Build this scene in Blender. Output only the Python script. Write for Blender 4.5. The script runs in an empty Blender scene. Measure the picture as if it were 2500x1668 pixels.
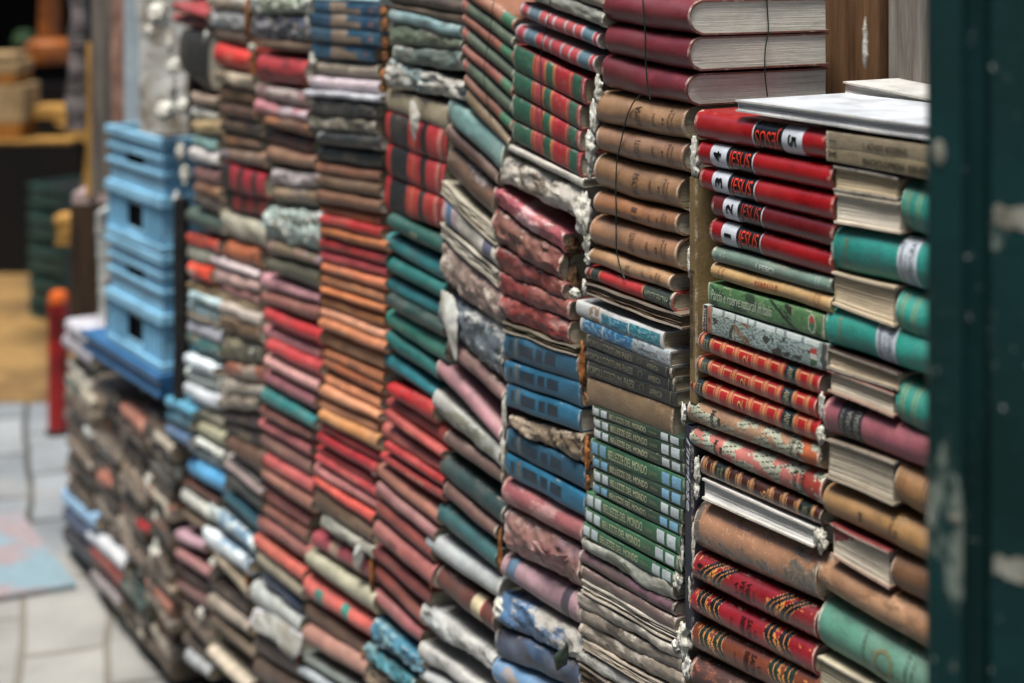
import bpy, bmesh, math, random
from mathutils import noise, Vector, Matrix
random.seed(7)
sc = bpy.context.scene
COL = sc.collection
# ------------------------------------------------------------------ camera
CAMZ = 1.93; F = 3617.0; CX = 1250.0; HY = -106.0; DD = 1.65
cam = bpy.data.cameras.new("camera"); camo = bpy.data.objects.new("camera", cam); COL.objects.link(camo)
camo.location = (0, 0, CAMZ); camo.rotation_euler = (math.pi/2, 0, 0)
cam.sensor_width = 36; cam.lens = F/2500*36; cam.shift_y = -(834-HY)/2500
cam.clip_start = 0.05; cam.clip_end = 200
cam.dof.use_dof = True; cam.dof.focus_distance = 1.88; cam.dof.aperture_fstop = 2.5; cam.dof.aperture_blades = 0
sc.camera = camo
# ------------------------------------------------------------------ light
SUN_EL, SUN_AZ = math.radians(74), math.radians(212)
w = bpy.data.worlds.new("World"); sc.world = w; w.use_nodes = True
nt = w.node_tree; bg = nt.nodes["Background"]
sky = nt.nodes.new("ShaderNodeTexSky"); sky.sky_type = 'NISHITA'; sky.sun_disc = False
sky.sun_elevation = SUN_EL; sky.sun_rotation = SUN_AZ; sky.dust_density = 4.0; sky.ozone_density = 1.2; sky.air_density = 1.0
nt.links.new(sky.outputs[0], bg.inputs[0]); bg.inputs[1].default_value = 0.095
sl = bpy.data.lights.new("sun", 'SUN'); sl.energy = 3.4; sl.angle = math.radians(20); sl.color = (1, .965, .91)
so = bpy.data.objects.new("sun", sl); COL.objects.link(so)
sd = Vector((math.sin(SUN_AZ)*math.cos(SUN_EL), math.cos(SUN_AZ)*math.cos(SUN_EL), math.sin(SUN_EL)))
so.rotation_euler = sd.to_track_quat('Z', 'Y').to_euler(); so.location = sd*10
sc.view_settings.view_transform = 'Standard'; sc.view_settings.look = 'None'
sc.view_settings.exposure = 1.17; sc.view_settings.gamma = 1
sc.cycles.max_bounces = 6; sc.cycles.use_denoising = True

# ------------------------------------------------------------------ wall frame
U1 = Vector((-2050/F, 1)).normalized()
AX = -U1                                  # along the wall, to the right
AN = Vector((U1.y, -U1.x))                # into the wall
if AN.y < 0: AN = -AN
P0 = Vector((0.2115*DD, DD))
ANG = math.atan2(AX.y, AX.x)
def wp(a, d, z): p = P0 + AX*a + AN*d; return Vector((p.x, p.y, z))
def ray(x): return Vector(((x-CX)/F, 1.0))
def un(x, y, d=0.0):                      # photo point -> wall coordinates at depth d
    r = ray(x); t = ((P0+AN*d).dot(AN))/r.dot(AN); p = r*t
    return (p-P0).dot(AX), CAMZ-(y-HY)/F*t
def un_side(x, y, a):                     # photo point -> on the face a = const
    r = ray(x); t = ((P0+AX*a).dot(AX))/r.dot(AX); p = r*t
    return (p-P0).dot(AN), CAMZ-(y-HY)/F*t
def at(x, y, Y):                          # photo point at distance Y
    return Vector(((x-CX)/F*Y, Y, CAMZ-(y-HY)/F*Y))

# ------------------------------------------------------------------ colour
def lin(h):
    if isinstance(h, (tuple, list)): return tuple(h)
    o = []
    for i in (0, 2, 4):
        v = int(h[i:i+2], 16)/255
        o.append(v/12.92 if v <= .04045 else ((v+.055)/1.055)**2.4)
    l = .2126*o[0]+.7152*o[1]+.0722*o[2]
    return tuple(.74*(x*.93+l*.07)**1.16 for x in o)
def mixc(a, b, f): return tuple(x*(1-f)+y*f for x, y in zip(a, b))
PAL = dict(red='b3202c', dred='8c1f28', orred='d2452e', bred='c81e28', crim='8e2438', pink='cf8f98', pinkw='d9b6bd', dpink='a86a6e', coral='d0655a',
 rbr='8d4a42', pbr='86605a', br='7a5a40', dbr='4c3a2c', tan='b58f66', ltan='c9b08c', gtan='9c8c74', orange='cc7a3c', orb='b8703a', lor='d69a66',
 grey='a8a39a', lgrey='c8c8c4', white='dcdfdc', wht='c9cdca', dgrey='55534e', dark='2c2b28', teal='1f8a86', dteal='1c5450', bteal='2c8fa0', tealg='7ea6a0',
 blue='2a6fa4', lblue='8ab8d8', dblue='1f4a68', cyan='3a93b4', green='2e5a44', dgreen='24382f', ggrey='7f8c80', navy='1a2a48', cream='cfc6ae', olive='7c6a48', tur='28b0a8', purp='8a6878', gold='c8a468', brn='6a4a38')
# ------------------------------------------------------------------ materials
def newmat(name):
    m = bpy.data.materials.new(name); m.use_nodes = True
    n = m.node_tree; b = n.nodes["Principled BSDF"]; return m, n, b
def nd(n, t, **k):
    x = n.nodes.new(t)
    for a, v in k.items():
        if a.startswith('i_'): x.inputs[a[2:].replace('_', ' ')].default_value = v
        else: setattr(x, a, v)
    return x
def coords(n, uv=False):
    tc = nd(n, "ShaderNodeTexCoord"); oi = nd(n, "ShaderNodeObjectInfo")
    mu = nd(n, "ShaderNodeVectorMath", operation='SCALE'); mu.inputs[0].default_value = (31.7, 17.3, 53.1)
    n.links.new(oi.outputs['Random'], mu.inputs['Scale'])
    ad = nd(n, "ShaderNodeVectorMath", operation='ADD')
    n.links.new(tc.outputs['UV' if uv else 'Object'], ad.inputs[0]); n.links.new(mu.outputs[0], ad.inputs[1])
    return ad.outputs[0]
def math_(n, op, a, b=None, clamp=False):
    x = nd(n, "ShaderNodeMath", operation=op); x.use_clamp = clamp
    for i, v in enumerate((a, b)):
        if v is None: continue
        if isinstance(v, (int, float)): x.inputs[i].default_value = v
        else: n.links.new(v, x.inputs[i])
    return x.outputs[0]
def mixn(n, f, a, b, mode='MIX'):
    x = nd(n, "ShaderNodeMix", data_type='RGBA', blend_type=mode)
    for i, v in ((0, f), (6, a), (7, b)):
        if isinstance(v, (int, float)): x.inputs[i].default_value = v
        elif isinstance(v, tuple): x.inputs[i].default_value = (*v[:3], 1)
        else: n.links.new(v, x.inputs[i])
    return x.outputs[2]
def noi(n, vec, scale, det=4, rough=.6, sx=None):
    if sx:
        mp = nd(n, "ShaderNodeMapping"); mp.inputs['Scale'].default_value = sx; n.links.new(vec, mp.inputs[0]); vec = mp.outputs[0]
    x = nd(n, "ShaderNodeTexNoise"); x.inputs['Scale'].default_value = scale; x.inputs['Detail'].default_value = det; x.inputs['Roughness'].default_value = rough
    n.links.new(vec, x.inputs['Vector']); return x.outputs[0]
def remap(n, v, a, b, c=0., d=1.):
    x = nd(n, "ShaderNodeMapRange"); n.links.new(v, x.inputs[0])
    for i, q in enumerate((a, b, c, d)): x.inputs[i+1].default_value = q
    return x.outputs[0]
def cover_mat(name, rough, spec, grain, bump):
    m, n, b = newmat(name); v = coords(n)
    at_ = nd(n, "ShaderNodeAttribute", attribute_name='Col'); ed = nd(n, "ShaderNodeAttribute", attribute_name='edge')
    we = nd(n, "ShaderNodeAttribute", attribute_name='wear', attribute_type='OBJECT')
    n1 = noi(n, v, 22, 5, .65); n2 = noi(n, v, 420, 3, .7); n3 = noi(n, v, 70, 6, .75); n4 = noi(n, v, 9, 3, .5)
    val = math_(n, 'ADD', remap(n, n1, .3, .7, .72, 1.18), remap(n, n2, .25, .75, -grain, grain))
    c = mixn(n, 1.0, at_.outputs['Color'], nd_rgb(n, val), 'MULTIPLY')
    # faded patches
    for pre in ('c2', 'c3'):
        pc = nd(n, "ShaderNodeAttribute", attribute_name=pre, attribute_type='OBJECT'); pt = nd(n, "ShaderNodeAttribute", attribute_name=pre+'t', attribute_type='OBJECT')
        pn = noi(n, v, 13 if pre == 'c2' else 19, 8, .72, (.75, 1, 1.7))
        msk = nd(n, "ShaderNodeMapRange"); n.links.new(pn, msk.inputs[0]); n.links.new(pt.outputs['Fac'], msk.inputs[1])
        n.links.new(math_(n, 'ADD', pt.outputs['Fac'], .045), msk.inputs[2])
        has = math_(n, 'GREATER_THAN', pt.outputs['Fac'], .01)
        c = mixn(n, math_(n, 'MULTIPLY', math_(n, 'MULTIPLY', msk.outputs[0], has), .9), c, pc.outputs['Color'])
    f = math_(n, 'MULTIPLY', remap(n, n4, .48, .68), math_(n, 'MULTIPLY', we.outputs['Fac'], .45), True)
    c = mixn(n, f, c, mixn(n, .45, c, (.34, .27, .20)))
    # grime
    g = math_(n, 'MULTIPLY', remap(n, n3, .5, .72), math_(n, 'MULTIPLY', we.outputs['Fac'], .8), True)
    c = mixn(n, g, c, mixn(n, .75, c, (.07, .055, .04)))
    # rubbed edges and chips
    e1 = math_(n, 'ADD', ed.outputs['Fac'], math_(n, 'MULTIPLY', we.outputs['Fac'], .22))
    e = remap(n, math_(n, 'ADD', math_(n, 'MULTIPLY', e1, .42), n3), .72, .86)
    c = mixn(n, math_(n, 'MULTIPLY', e, .75), c, mixn(n, .65, c, (.56, .50, .41)))
    n.links.new(c, b.inputs['Base Color'])
    n.links.new(remap(n, n1, .3, .7, rough-.1, rough+.14), b.inputs['Roughness'])
    b.inputs['Specular IOR Level'].default_value = spec
    bp = nd(n, "ShaderNodeBump"); bp.inputs['Strength'].default_value = bump; bp.inputs['Distance'].default_value = .0022
    n.links.new(math_(n, 'ADD', n3, math_(n, 'MULTIPLY', n2, .5)), bp.inputs['Height']); n.links.new(bp.outputs[0], b.inputs['Normal'])
    return m
def nd_rgb(n, v):
    x = nd(n, "ShaderNodeCombineColor")
    for i in range(3): n.links.new(v, x.inputs[i])
    return x.outputs[0]
M = {}
M['cloth'] = cover_mat('worn_cloth', .5, .65, .14, .5)
M['leather'] = cover_mat('rubbed_leather', .36, .65, .07, .35)
M['gloss'] = cover_mat('glossy_card', .3, .6, .04, .15)
def page_mat():
    m, n, b = newmat('page_edges'); v = coords(n, True)
    at_ = nd(n, "ShaderNodeAttribute", attribute_name='Col')
    we = nd(n, "ShaderNodeAttribute", attribute_name='wear', attribute_type='OBJECT')
    fine = noi(n, v, 1, 3, .7, (14, 1500, 1)); mid = noi(n, v, 1, 4, .7, (6, 560, 1)); big = noi(n, v, 28, 5, .65)
    l = math_(n, 'ADD', remap(n, fine, .35, .65, -.14, .1), remap(n, mid, .35, .65, -.2, .12))
    val = math_(n, 'ADD', math_(n, 'ADD', l, 1.0), remap(n, big, .3, .7, -.12, .08))
    c = mixn(n, 1., at_.outputs['Color'], nd_rgb(n, val), 'MULTIPLY')
    crack = math_(n, 'MULTIPLY', remap(n, mid, .40, .30), .55, True)
    c = mixn(n, crack, c, mixn(n, .8, c, (.06, .045, .03)))
    blot = math_(n, 'MULTIPLY', remap(n, big, .5, .66), we.outputs['Fac'], True)
    c = mixn(n, blot, c, mixn(n, .7, c, (.10, .075, .045)))
    n.links.new(c, b.inputs['Base Color']); b.inputs['Roughness'].default_value = .85; b.inputs['Specular IOR Level'].default_value = .2
    bp = nd(n, "ShaderNodeBump"); bp.inputs['Strength'].default_value = .8; bp.inputs['Distance'].default_value = .0015
    n.links.new(math_(n, 'ADD', fine, mid), bp.inputs['Height']); n.links.new(bp.outputs[0], b.inputs['Normal'])
    return m
M['page'] = page_mat()
def simple(name, col, rough=.7, col2=None, scale=20, sx=None, bump=.4, spec=.3, dist=.003, lo=.4, hi=.62):
    m, n, b = newmat(name); v = coords(n)
    c1 = lin(col); c2 = lin(col2) if col2 else tuple(x*.7 for x in c1)
    nn = noi(n, v, scale, 6, .65, sx); f2 = noi(n, v, scale*9, 4, .6, sx)
    c = mixn(n, remap(n, nn, lo, hi), c1, c2)
    c = mixn(n, 1., c, nd_rgb(n, remap(n, f2, .3, .7, .85, 1.1)), 'MULTIPLY')
    n.links.new(c, b.inputs['Base Color']); b.inputs['Roughness'].default_value = rough; b.inputs['Specular IOR Level'].default_value = spec
    bp = nd(n, "ShaderNodeBump"); bp.inputs['Strength'].default_value = bump; bp.inputs['Distance'].default_value = dist
    n.links.new(math_(n, 'ADD', nn, math_(n, 'MULTIPLY', f2, .4)), bp.inputs['Height']); n.links.new(bp.outputs[0], b.inputs['Normal'])
    return m
# ------------------------------------------------------------------ mesh collector
class MB:
    def __init__(s): s.v = []; s.f = []; s.c = []; s.e = []; s.u = []
    def quad(s, idx, c, e=0., uv=None):
        s.f.append(tuple(idx)); s.c.append(c); s.e.append(e); s.u.append(uv)
    def build(s, name, mat, parent=None, smooth=True, ang=38, origin=None):
        me = bpy.data.meshes.new(name)
        vs = s.v if origin is None else [tuple(Vector(p)-origin) for p in s.v]
        me.from_pydata([tuple(p) for p in vs], [], s.f)
        if s.c and s.c[0] is not None:
            cb = []; eb = []
            for f, c, e in zip(s.f, s.c, s.e):
                cb.extend((*c, 1)*len(f)); eb.extend([e]*len(f))
            me.color_attributes.new('Col', 'FLOAT_COLOR', 'CORNER').data.foreach_set('color', cb)
            me.attributes.new('edge', 'FLOAT', 'CORNER').data.foreach_set('value', eb)
        if s.u and s.u[0] is not None:
            ul = me.uv_layers.new(name='UVMap'); ub = []
            for f, u in zip(s.f, s.u):
                for q in (u or [(0, 0)]*len(f)): ub.extend(q)
            ul.data.foreach_set('uv', ub)
        me.materials.append(mat)
        if smooth:
            me.shade_smooth(); me.set_sharp_from_angle(angle=math.radians(ang))
        o = bpy.data.objects.new(name, me); COL.objects.link(o)
        if parent: o.parent = parent
        elif origin is not None: o.location = origin
        return o
    def box(s, p0, p1, c=None, fr=None, bev=0):
        # axis box in frame fr (function of x,y,z) with optionally bevelled vertical look
        f = fr or (lambda x, y, z: (x, y, z)); i = len(s.v)
        (x0, y0, z0), (x1, y1, z1) = p0, p1
        for z in (z0, z1):
            for x, y in ((x0, y0), (x1, y0), (x1, y1), (x0, y1)): s.v.append(f(x, y, z))
        for q in ((3, 2, 1, 0), (4, 5, 6, 7), (0, 1, 5, 4), (1, 2, 6, 5), (2, 3, 7, 6), (3, 0, 4, 7)):
            s.quad([i+k for k in q], c)
def empty(name, loc, rz=0.):
    o = bpy.data.objects.new(name, None); o.empty_display_size = .05; COL.objects.link(o); o.location = loc; o.rotation_euler = (0, 0, rz); return o
def tag(o, label=None, cat=None, group=None, kind=None):
    if label: o['label'] = label
    if cat: o['category'] = cat
    if group: o['group'] = group
    if kind: o['kind'] = kind
    return o
# ------------------------------------------------------------------ text
_tc = {}
def glyphs(txt, bold=0., shear=0.):
    k = (txt, bold, shear)
    if k in _tc: return _tc[k]
    cu = bpy.data.curves.new('t', 'FONT'); cu.body = txt; cu.size = 1; cu.resolution_u = 3; cu.offset = bold; cu.shear = shear
    ob = bpy.data.objects.new('t', cu); me = bpy.data.meshes.new_from_object(ob)
    if len(me.vertices):
        bm = bmesh.new(); bm.from_mesh(me); ys = [v.co.y for v in bm.verts]; xs_ = [v.co.x for v in bm.verts]
        for k_ in range(1, 6):
            for co_, no_ in (((0, min(ys)+(max(ys)-min(ys))*k_/6, 0), (0, 1, 0)),)+((((min(xs_)+(max(xs_)-min(xs_))*k_/6, 0, 0), (1, 0, 0)),) if len(txt) < 12 else ()):
                bmesh.ops.bisect_plane(bm, geom=bm.verts[:]+bm.edges[:]+bm.faces[:], dist=1e-5, plane_co=co_, plane_no=no_)
        bm.to_mesh(me); bm.free()
    vs = [(v.co.x, v.co.y) for v in me.vertices]; fs = [tuple(p.vertices) for p in me.polygons]
    bpy.data.objects.remove(ob); bpy.data.curves.remove(cu); bpy.data.meshes.remove(me)
    if not vs: _tc[k] = ([], []); return _tc[k]
    x0 = min(v[0] for v in vs); x1 = max(v[0] for v in vs); y0 = min(v[1] for v in vs); y1 = max(v[1] for v in vs)
    vs = [((x-x0)/(x1-x0+1e-9), (y-y0)/(y1-y0+1e-9)) for x, y in vs]
    _tc[k] = (vs, fs); return _tc[k]
# ------------------------------------------------------------------ a book
def sstep(a, b, x):
    t = max(0, min(1, (x-a)/(b-a))); return t*t*(3-2*t)
def nz(x, y, z=0.): return noise.noise(Vector((x, y, z)))
def make_book(q, style, col, look, pat=None, W=None, near=False, d0=0., page=None, seed=0, endon=None, wear=None, spinez=None, mat=None):
    """q = xL,yTL,yBL,xR,yTR,yBR in photo pixels"""
    xL, yTL, yBL, xR, yTR, yBR = q
    aL, zTL = un(xL, yTL, d0); _, zBL = un(xL, yBL, d0); aR, zTR = un(xR, yTR, d0); _, zBR = un(xR, yBR, d0)
    L = aR-aL; T = max(.006, ((zTL-zBL)+(zTR-zBR))/2)
    rnd = random.Random(seed*7919+13)
    flip = style in 'ps'; dmg = {'r': .0012, 'f': .0006, 'g': .0004, 'p': .0010, 'c': .0034, 's': .0026}[style]
    if not near and style in 'rf': dmg = .0013
    if wear is None: wear = {'r': .6, 'f': .45, 'g': .12, 'p': .4, 'c': .85, 's': .95}[style]
    W = W or rnd.uniform(.135, .165)
    aC, zC = (aL+aR)/2, (zBL+zBR)/2
    root = empty('book', wp(aC, d0+W/2, zC), ANG)
    base = lin(col); s0 = rnd.uniform(0, 50)
    P = PATS.get(pat.split(':')[0])(pat, base, rnd) if pat else None
    hi = P and P.get('hi')
    if near: ns, ms = (int(L/.0016), max(10, int(T/.0016))) if hi else (44, 14)
    else: ns, ms = 16, 9
    b = {'r': .42, 'g': .36, 'c': .22}.get(style, .10)*T
    if P and 'bulge' in P: b = P['bulge']*T
    bt = min(.0026/T, .16)                                  # board thickness as a share of T
    fro = any(k_ in look for k_ in ('crumpled', 'tattered', 'bark', 'mould', 'ragged', 'torn', 'mossy', 'warped', 'decayed', 'illustrated', 'peeled'))
    if fro and not near: ns, ms = 34, 14
    fro = fro and style != 'f'
    fa = (.010 if 'crumpled' in look else .005)*(1 if fro else 0)*min(1, T/.05)
    if endon: b = .13*T
    sag = rnd.uniform(-.04, .01)*T
    wv = rnd.uniform(0, 6.28)
    def mp(s, t, w_, k=1.):
        if endon: a = aR-w_*1.0; d = s*endon; fr = (a-aL)/(aR-aL)
        else: a = aL+(aR-aL)*s; d = (W-w_) if flip else w_; fr = s
        zt = zTL+(zTR-zTL)*fr; zb = zBL+(zBR-zBL)*fr
        if endon and spinez and w_ < b+.0065: zt, zb = spinez
        z = zb+(zt-zb)*(t*.985+.0075)
        amp = dmg*k; fq = 26 if dmg > .004 else 16
        z += nz(a*fq+s0, d*fq, z*fq)*amp*.7 + sag*math.sin(math.pi*s) + (math.sin(s*9+wv)*.0006 if dmg > .001 else 0)
        d += nz(a*fq+s0+9, d*fq+3, z*fq*2)*amp*1.5
        if dmg > .004: d += nz(a*90+s0, z*90, 4)*.002
        if fa:
            q_ = Vector((a*55+s0, z*70, d*20)); d += fa*(noise.noise(q_)+.6*noise.noise(q_*2.3)); z += fa*.35*noise.noise(q_*1.3+Vector((5, 5, 5)))
        a += nz(z*30+s0, d*20, fr*3)*amp*.8
        return (a-aC, d+d0-(d0+W/2), z-zC)
    kk = .985
    def spw(t): return b*(1-math.sqrt(max(0, 1-kk*(2*t-1)**2)))/(1-math.sqrt(1-kk)) if not endon else b*1.2*(1-math.sqrt(max(0, 1-kk*(2*t-1)**2)))/(1-math.sqrt(1-kk))
    cuts = set(i/ns for i in range(ns+1))
    if P:
        for c in P.get('cuts', []):
            near_ = [x for x in cuts if abs(x-c) < .35/ns and x not in (0, 1.)]
            for x in near_: cuts.discard(x)
            cuts.add(c)
    cuts = sorted(cuts)
    Wd = (aR-aL) if endon else W
    path = ([(1., Wd), (1., b+.009)] if endon else [(1., Wd), (1., Wd*.5), (1., b+.006)]) if not flip else [(1., W), (1., W*.5), (1., b+.006)]
    if endon: path.append((1., b+.0066))
    path += [(1-(i/ms), spw(1-i/ms)) for i in range(ms+1)]
    path += ([(0., b+.0066)] if endon else [])+([(0., b+.009), (0., Wd)] if endon else [(0., b+.006), (0., Wd*.5), (0., Wd)])
    # outer + inner shell
    m = MB(); np_ = len(path); nsr = len(cuts)
    tc = lambda t: bt+(1-2*bt)*t
    ragg = [rnd.uniform(-1, 1) for _ in range(np_)]
    for layer in (0, 1):
        for si, s in enumerate(cuts):
            for pi_, (t, w_) in enumerate(path):
                ss = s
                if dmg > .004 and not endon and si in (0, nsr-1): ss = s+(.02*ragg[pi_] if si else -.02*ragg[pi_])
                if layer: m.v.append(mp(ss, tc(t), w_+(.0024 if 3 <= pi_ < np_-3 else 0)))
                else: m.v.append(mp(ss, t, w_))
    def vid(l, si, pi_): return l*nsr*np_+si*np_+pi_
    patchy = P.get('fn') if P else None
    for si in range(nsr-1):
        sm = (cuts[si]+cuts[si+1])/2
        for pi_ in range(np_-1):
            tm = (path[pi_][0]+path[pi_+1][0])/2; spine = 3 <= pi_ < np_-4
            c = base
            if spine and patchy: c = patchy(sm, tm) or base
            elif patchy and P.get('wrap'): c = patchy(sm, 1. if pi_ < 5 else 0.) or base
            e = 0
            if spine:
                e = max(.8*(1-sstep(0, .03, min(sm, 1-sm))), .45*sstep(.8, 1, abs(2*tm-1)))
            m.quad((vid(0, si, pi_), vid(0, si, pi_+1), vid(0, si+1, pi_+1), vid(0, si+1, pi_)), c, e)
            m.quad((vid(1, si, pi_), vid(1, si+1, pi_), vid(1, si+1, pi_+1), vid(1, si, pi_+1)), mixc(base, lin('b8ab92'), .5))
    for si in (0, nsr-1):
        for pi_ in range(np_-1):
            q4 = (vid(0, si, pi_), vid(1, si, pi_), vid(1, si, pi_+1), vid(0, si, pi_+1))
            m.quad(q4 if si == 0 else q4[::-1], mixc(base, lin('8a7c68'), .25), .35)
    for pi_ in (0, np_-1):
        for si in range(nsr-1):
            q4 = (vid(0, si, pi_), vid(0, si+1, pi_), vid(1, si+1, pi_), vid(1, si, pi_))
            m.quad(q4 if pi_ == 0 else q4[::-1], base, .8)
    # lettering sits on the spine
    if P and not flip:
        for tx in P.get('text', []):
            s0_, s1_, t0_, t1_, txt, cc, rot = tx[:7]; bold, shear = (tx[7:]+(0, 0))[:2] if len(tx) > 7 else (0, 0)
            vs, fs = glyphs(txt, bold, shear); o = len(m.v); cc = lin(cc)
            for x, y in vs:
                if rot == 0: u_, v_ = x, y
                elif rot == 180: u_, v_ = 1-x, 1-y
                elif rot == 90: u_, v_ = 1-y, x       # top of letter to the left
                else: u_, v_ = y, 1-x
                s = s0_+(s1_-s0_)*u_; t = t0_+(t1_-t0_)*v_
                p = mp(s, t, spw(t)-.0007); m.v.append(p)
            fl = rot in (0, 180, 90, 270)
            for f in fs: m.quad([o+i for i in f], cc, 0)
    mt = mat or ('cloth' if style in 'rcs' else 'gloss' if style == 'g' else 'cloth')
    co = m.build('cover', M[mt], root); co['wear'] = wear
    if P:
        for k_ in ('c2', 'c3'):
            if k_ in P: co[k_] = list(P[k_]); co[k_+'t'] = P[k_+'t']
    # page block
    pg = MB(); pc = lin(page or rnd.choice(['c9bfa6', 'bdb198', 'd2cbb8', 'b8a98c']))
    rows = (14 if style == 's' else 30 if near else 12) if flip else 8
    inset = .0022/L if not flip else .003/L
    fw = b+.0026
    if flip: pw = [(W-.0022-(.002*math.sin(math.pi*(i/rows)) if style == 'p' else 0)+rnd.uniform(-1, 1)*(.0022 if style == 's' else .0005)) for i in range(rows+1)]
    ppath = []
    if flip: ppath = [(tc(1), .006)]+[(tc(1-i/rows), pw[i]) for i in range(rows+1)]+[(tc(0), .006)]
    else: ppath = [(tc(1), Wd-.005)]+[(tc(1-i/rows), spw(1-i/rows)+.003) for i in range(rows+1)]+[(tc(0), Wd-.005)]
    pn = len(ppath); nps = 28 if near and flip else 10
    for si in range(nps+1):
        s = inset+(1-2*inset)*si/nps
        for (t, w_) in ppath:
            ww = w_+(nz(s*8+s0, t*40)*.0022 if style == 's' and w_ > .01 else 0)
            pg.v.append(mp(s, t, ww, .8))
    Lr = endon or L
    for si in range(nps):
        for k in range(pn-1):
            ua, ub = si/nps*Lr, (si+1)/nps*Lr; va, vb = ppath[k][0]*T, ppath[k+1][0]*T
            cc = pc
            if P and P.get('pagefn'): cc = P['pagefn'](si/nps, ppath[k][0]) or pc
            pg.quad((si*pn+k, si*pn+k+1, (si+1)*pn+k+1, (si+1)*pn+k), cc, 0, [(ua, va), (ua, vb), (ub, vb), (ub, va)])
    for si in (0, nps):
        h = pn//2
        for k in range(h-1+(pn % 2)):
            i, j, i2, j2 = k, pn-1-k, k+1, pn-2-k
            if i2 >= j2 and i2 != j2: break
            ids = [si*pn+i, si*pn+i2, si*pn+j2, si*pn+j] if i2 != j2 else [si*pn+i, si*pn+i2, si*pn+j]
            pp = [ppath[x-si*pn] for x in ids]
            if si == nps: ids = ids[::-1]; pp = pp[::-1]
            pg.quad(ids, (P['pagefn'](pp[0][1]/Wd, .5) or pc) if P and P.get('endfn') else pc, 0, [(x[1], x[0]*T) for x in pp])
    po = pg.build('page_block', M['page'], root, ang=60); po['wear'] = wear*.8
    return root
# ------------------------------------------------------------------ patterns
def bandfn(bands, base):
    def fn(s, t):
        r = None
        for bd in bands:
            if bd[0] <= s < bd[1] and (len(bd) < 5 or bd[3] <= t <= bd[4]): r = lin(bd[2])
        return r
    return fn
def bandcuts(bands): return [x for bd in bands for x in bd[:2] if 0 < x < 1]
def p_bands(bands, text=(), **k):
    def f(pat, base, rnd): return dict(cuts=bandcuts(bands), fn=bandfn(bands, base), text=list(text), **k)
    return f
def p_jesus(pat, base, rnd):
    n = pat.split(':')[1]
    if n == '5':
        b = [(.475, .485, 'c8ccd0'), (.485, .70, '141414'), (.70, .845, 'c8ced6')]
        tx = [(.50, .685, .14, .90, 'JESUS', 'd8432a', 180, 0), (.745, .805, .28, .72, '5', '101010', 270, .03)]
    else:
        b = [(.105, .235, 'c8ced6'), (.235, .435, '141414'), (.435, .443, 'c8ccd0')]
        tx = [(.255, .42, .12, .88, 'JESUS', 'd8432a', 0, 0), (.135, .195, .3 if n != '1' else .43, .75 if n != '1' else .6, n, '101010', 90, .03 if n != '1' else 0)]
    if n == '2': tx[0] = (.26, .425, .12, .88, 'JESUS', 'a83a2c', 0, 0)
    return dict(cuts=bandcuts(b), fn=bandfn(b, base), text=tx)
def p_enc(pat, base, rnd):
    k = pat.split(':')[1]; g = 'c89a6a'; b = [(0, .02, '5a1c1c')]; tx = []
    if k == 'red':
        ps = [.035, .115, .225, .335, .49, .60, .71, .83, .935]; lab = [(.045, .105), (.735, .82)]; lc = '20383a'; ink = 'a9a68c'
        tx = [(.40, .44, .25, .75, '2', g, 90, 0), (.76, .80, .12, .88, 'ANIMALI', ink, 270, 0), (.055, .07, .2, .8, 'GRANDE', ink, 90, 0), (.078, .093, .2, .8, 'LIBRO', ink, 90, 0)]
    else:
        ps = [.03, .115, .23, .335, .44, .605, .71, .82, .935]; lab = [(.125, .215), (.835, .925)]; lc = '26332c'; ink = '8f8c70'
        tx = [(.15, .168, .2, .8, 'TUTTI', ink, 270, 0), (.18, .2, .15, .85, 'ANIMALI', ink, 270, 0), (.53, .575, .3, .7, '6', g, 90, 0), (.86, .9, .2, .8, 'NATURA', ink, 270, 0)]
    for p in ps:
        b += [(p-.011, p-.006, g), (p-.003, p+.003, g), (p+.006, p+.011, g)]
    for x0, x1 in lab: b.append((x0, x1, lc))
    # thin gold frame lines inside the panels
    pan = []
    for i in range(len(ps)-1):
        if not any(l0 < (ps[i]+ps[i+1])/2 < l1 for l0, l1 in lab): pan.append((ps[i]+.02, ps[i+1]-.02))
    def fn(s, t):
        r = bandfn(b, base)(s, t)
        if r: return r
        for x0, x1 in pan:
            if x0 < s < x1:
                if (abs(t-.84) < .022 or abs(t-.12) < .022): return lin(g)
                if (s-x0 < .005 or x1-s < .005) and .12 < t < .84: return lin(g)
        return None
    return dict(cuts=bandcuts(b)+[y for p in pan for y in (p[0]+.005, p[1]-.005, p[0], p[1])], fn=fn, text=tx, hi=True)
def p_bdm(pat, base, rnd):
    sq = pat.split(':')[1]; sqc = {'w': 'c4cfd2', 'b': '7fb0cc'}[sq]
    b = [(.012, .078, sqc, .16, .86), (.102, .17, sqc, .16, .86), (.775, .845, sqc, .16, .86), (.872, .945, sqc, .16, .86),
         (.086, .094, '6f7a58'), (.178, .183, '6f7a58'), (.765, .769, '6f7a58'), (.855, .862, '6f7a58'), (.952, .957, '6f7a58')]
    return dict(cuts=bandcuts(b), fn=bandfn(b, base), text=[(.205, .62, .27, .78, 'BELLEZZE DEL MONDO', 'c4c4a0', 0, .0), (.65, .73, .38, .62, 'EUROPA', '8f9470', 0, 0)], bulge=.1)
def p_popoli(pat, base, rnd):
    n = pat.split(':')[1]
    return dict(text=[(.02, .56, .22, .75, 'POPOLI COSTUMI PAESI', '8e8a74', 0, 0), (.62, .67, .2, .8, "(')", '6d6a58', 0, 0), (.73, .86, .28, .68, n, '98947c', 0, 0), (.94, .95, .05, .95, 'I', '6d6a58', 0, 0)], bulge=.12)
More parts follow.
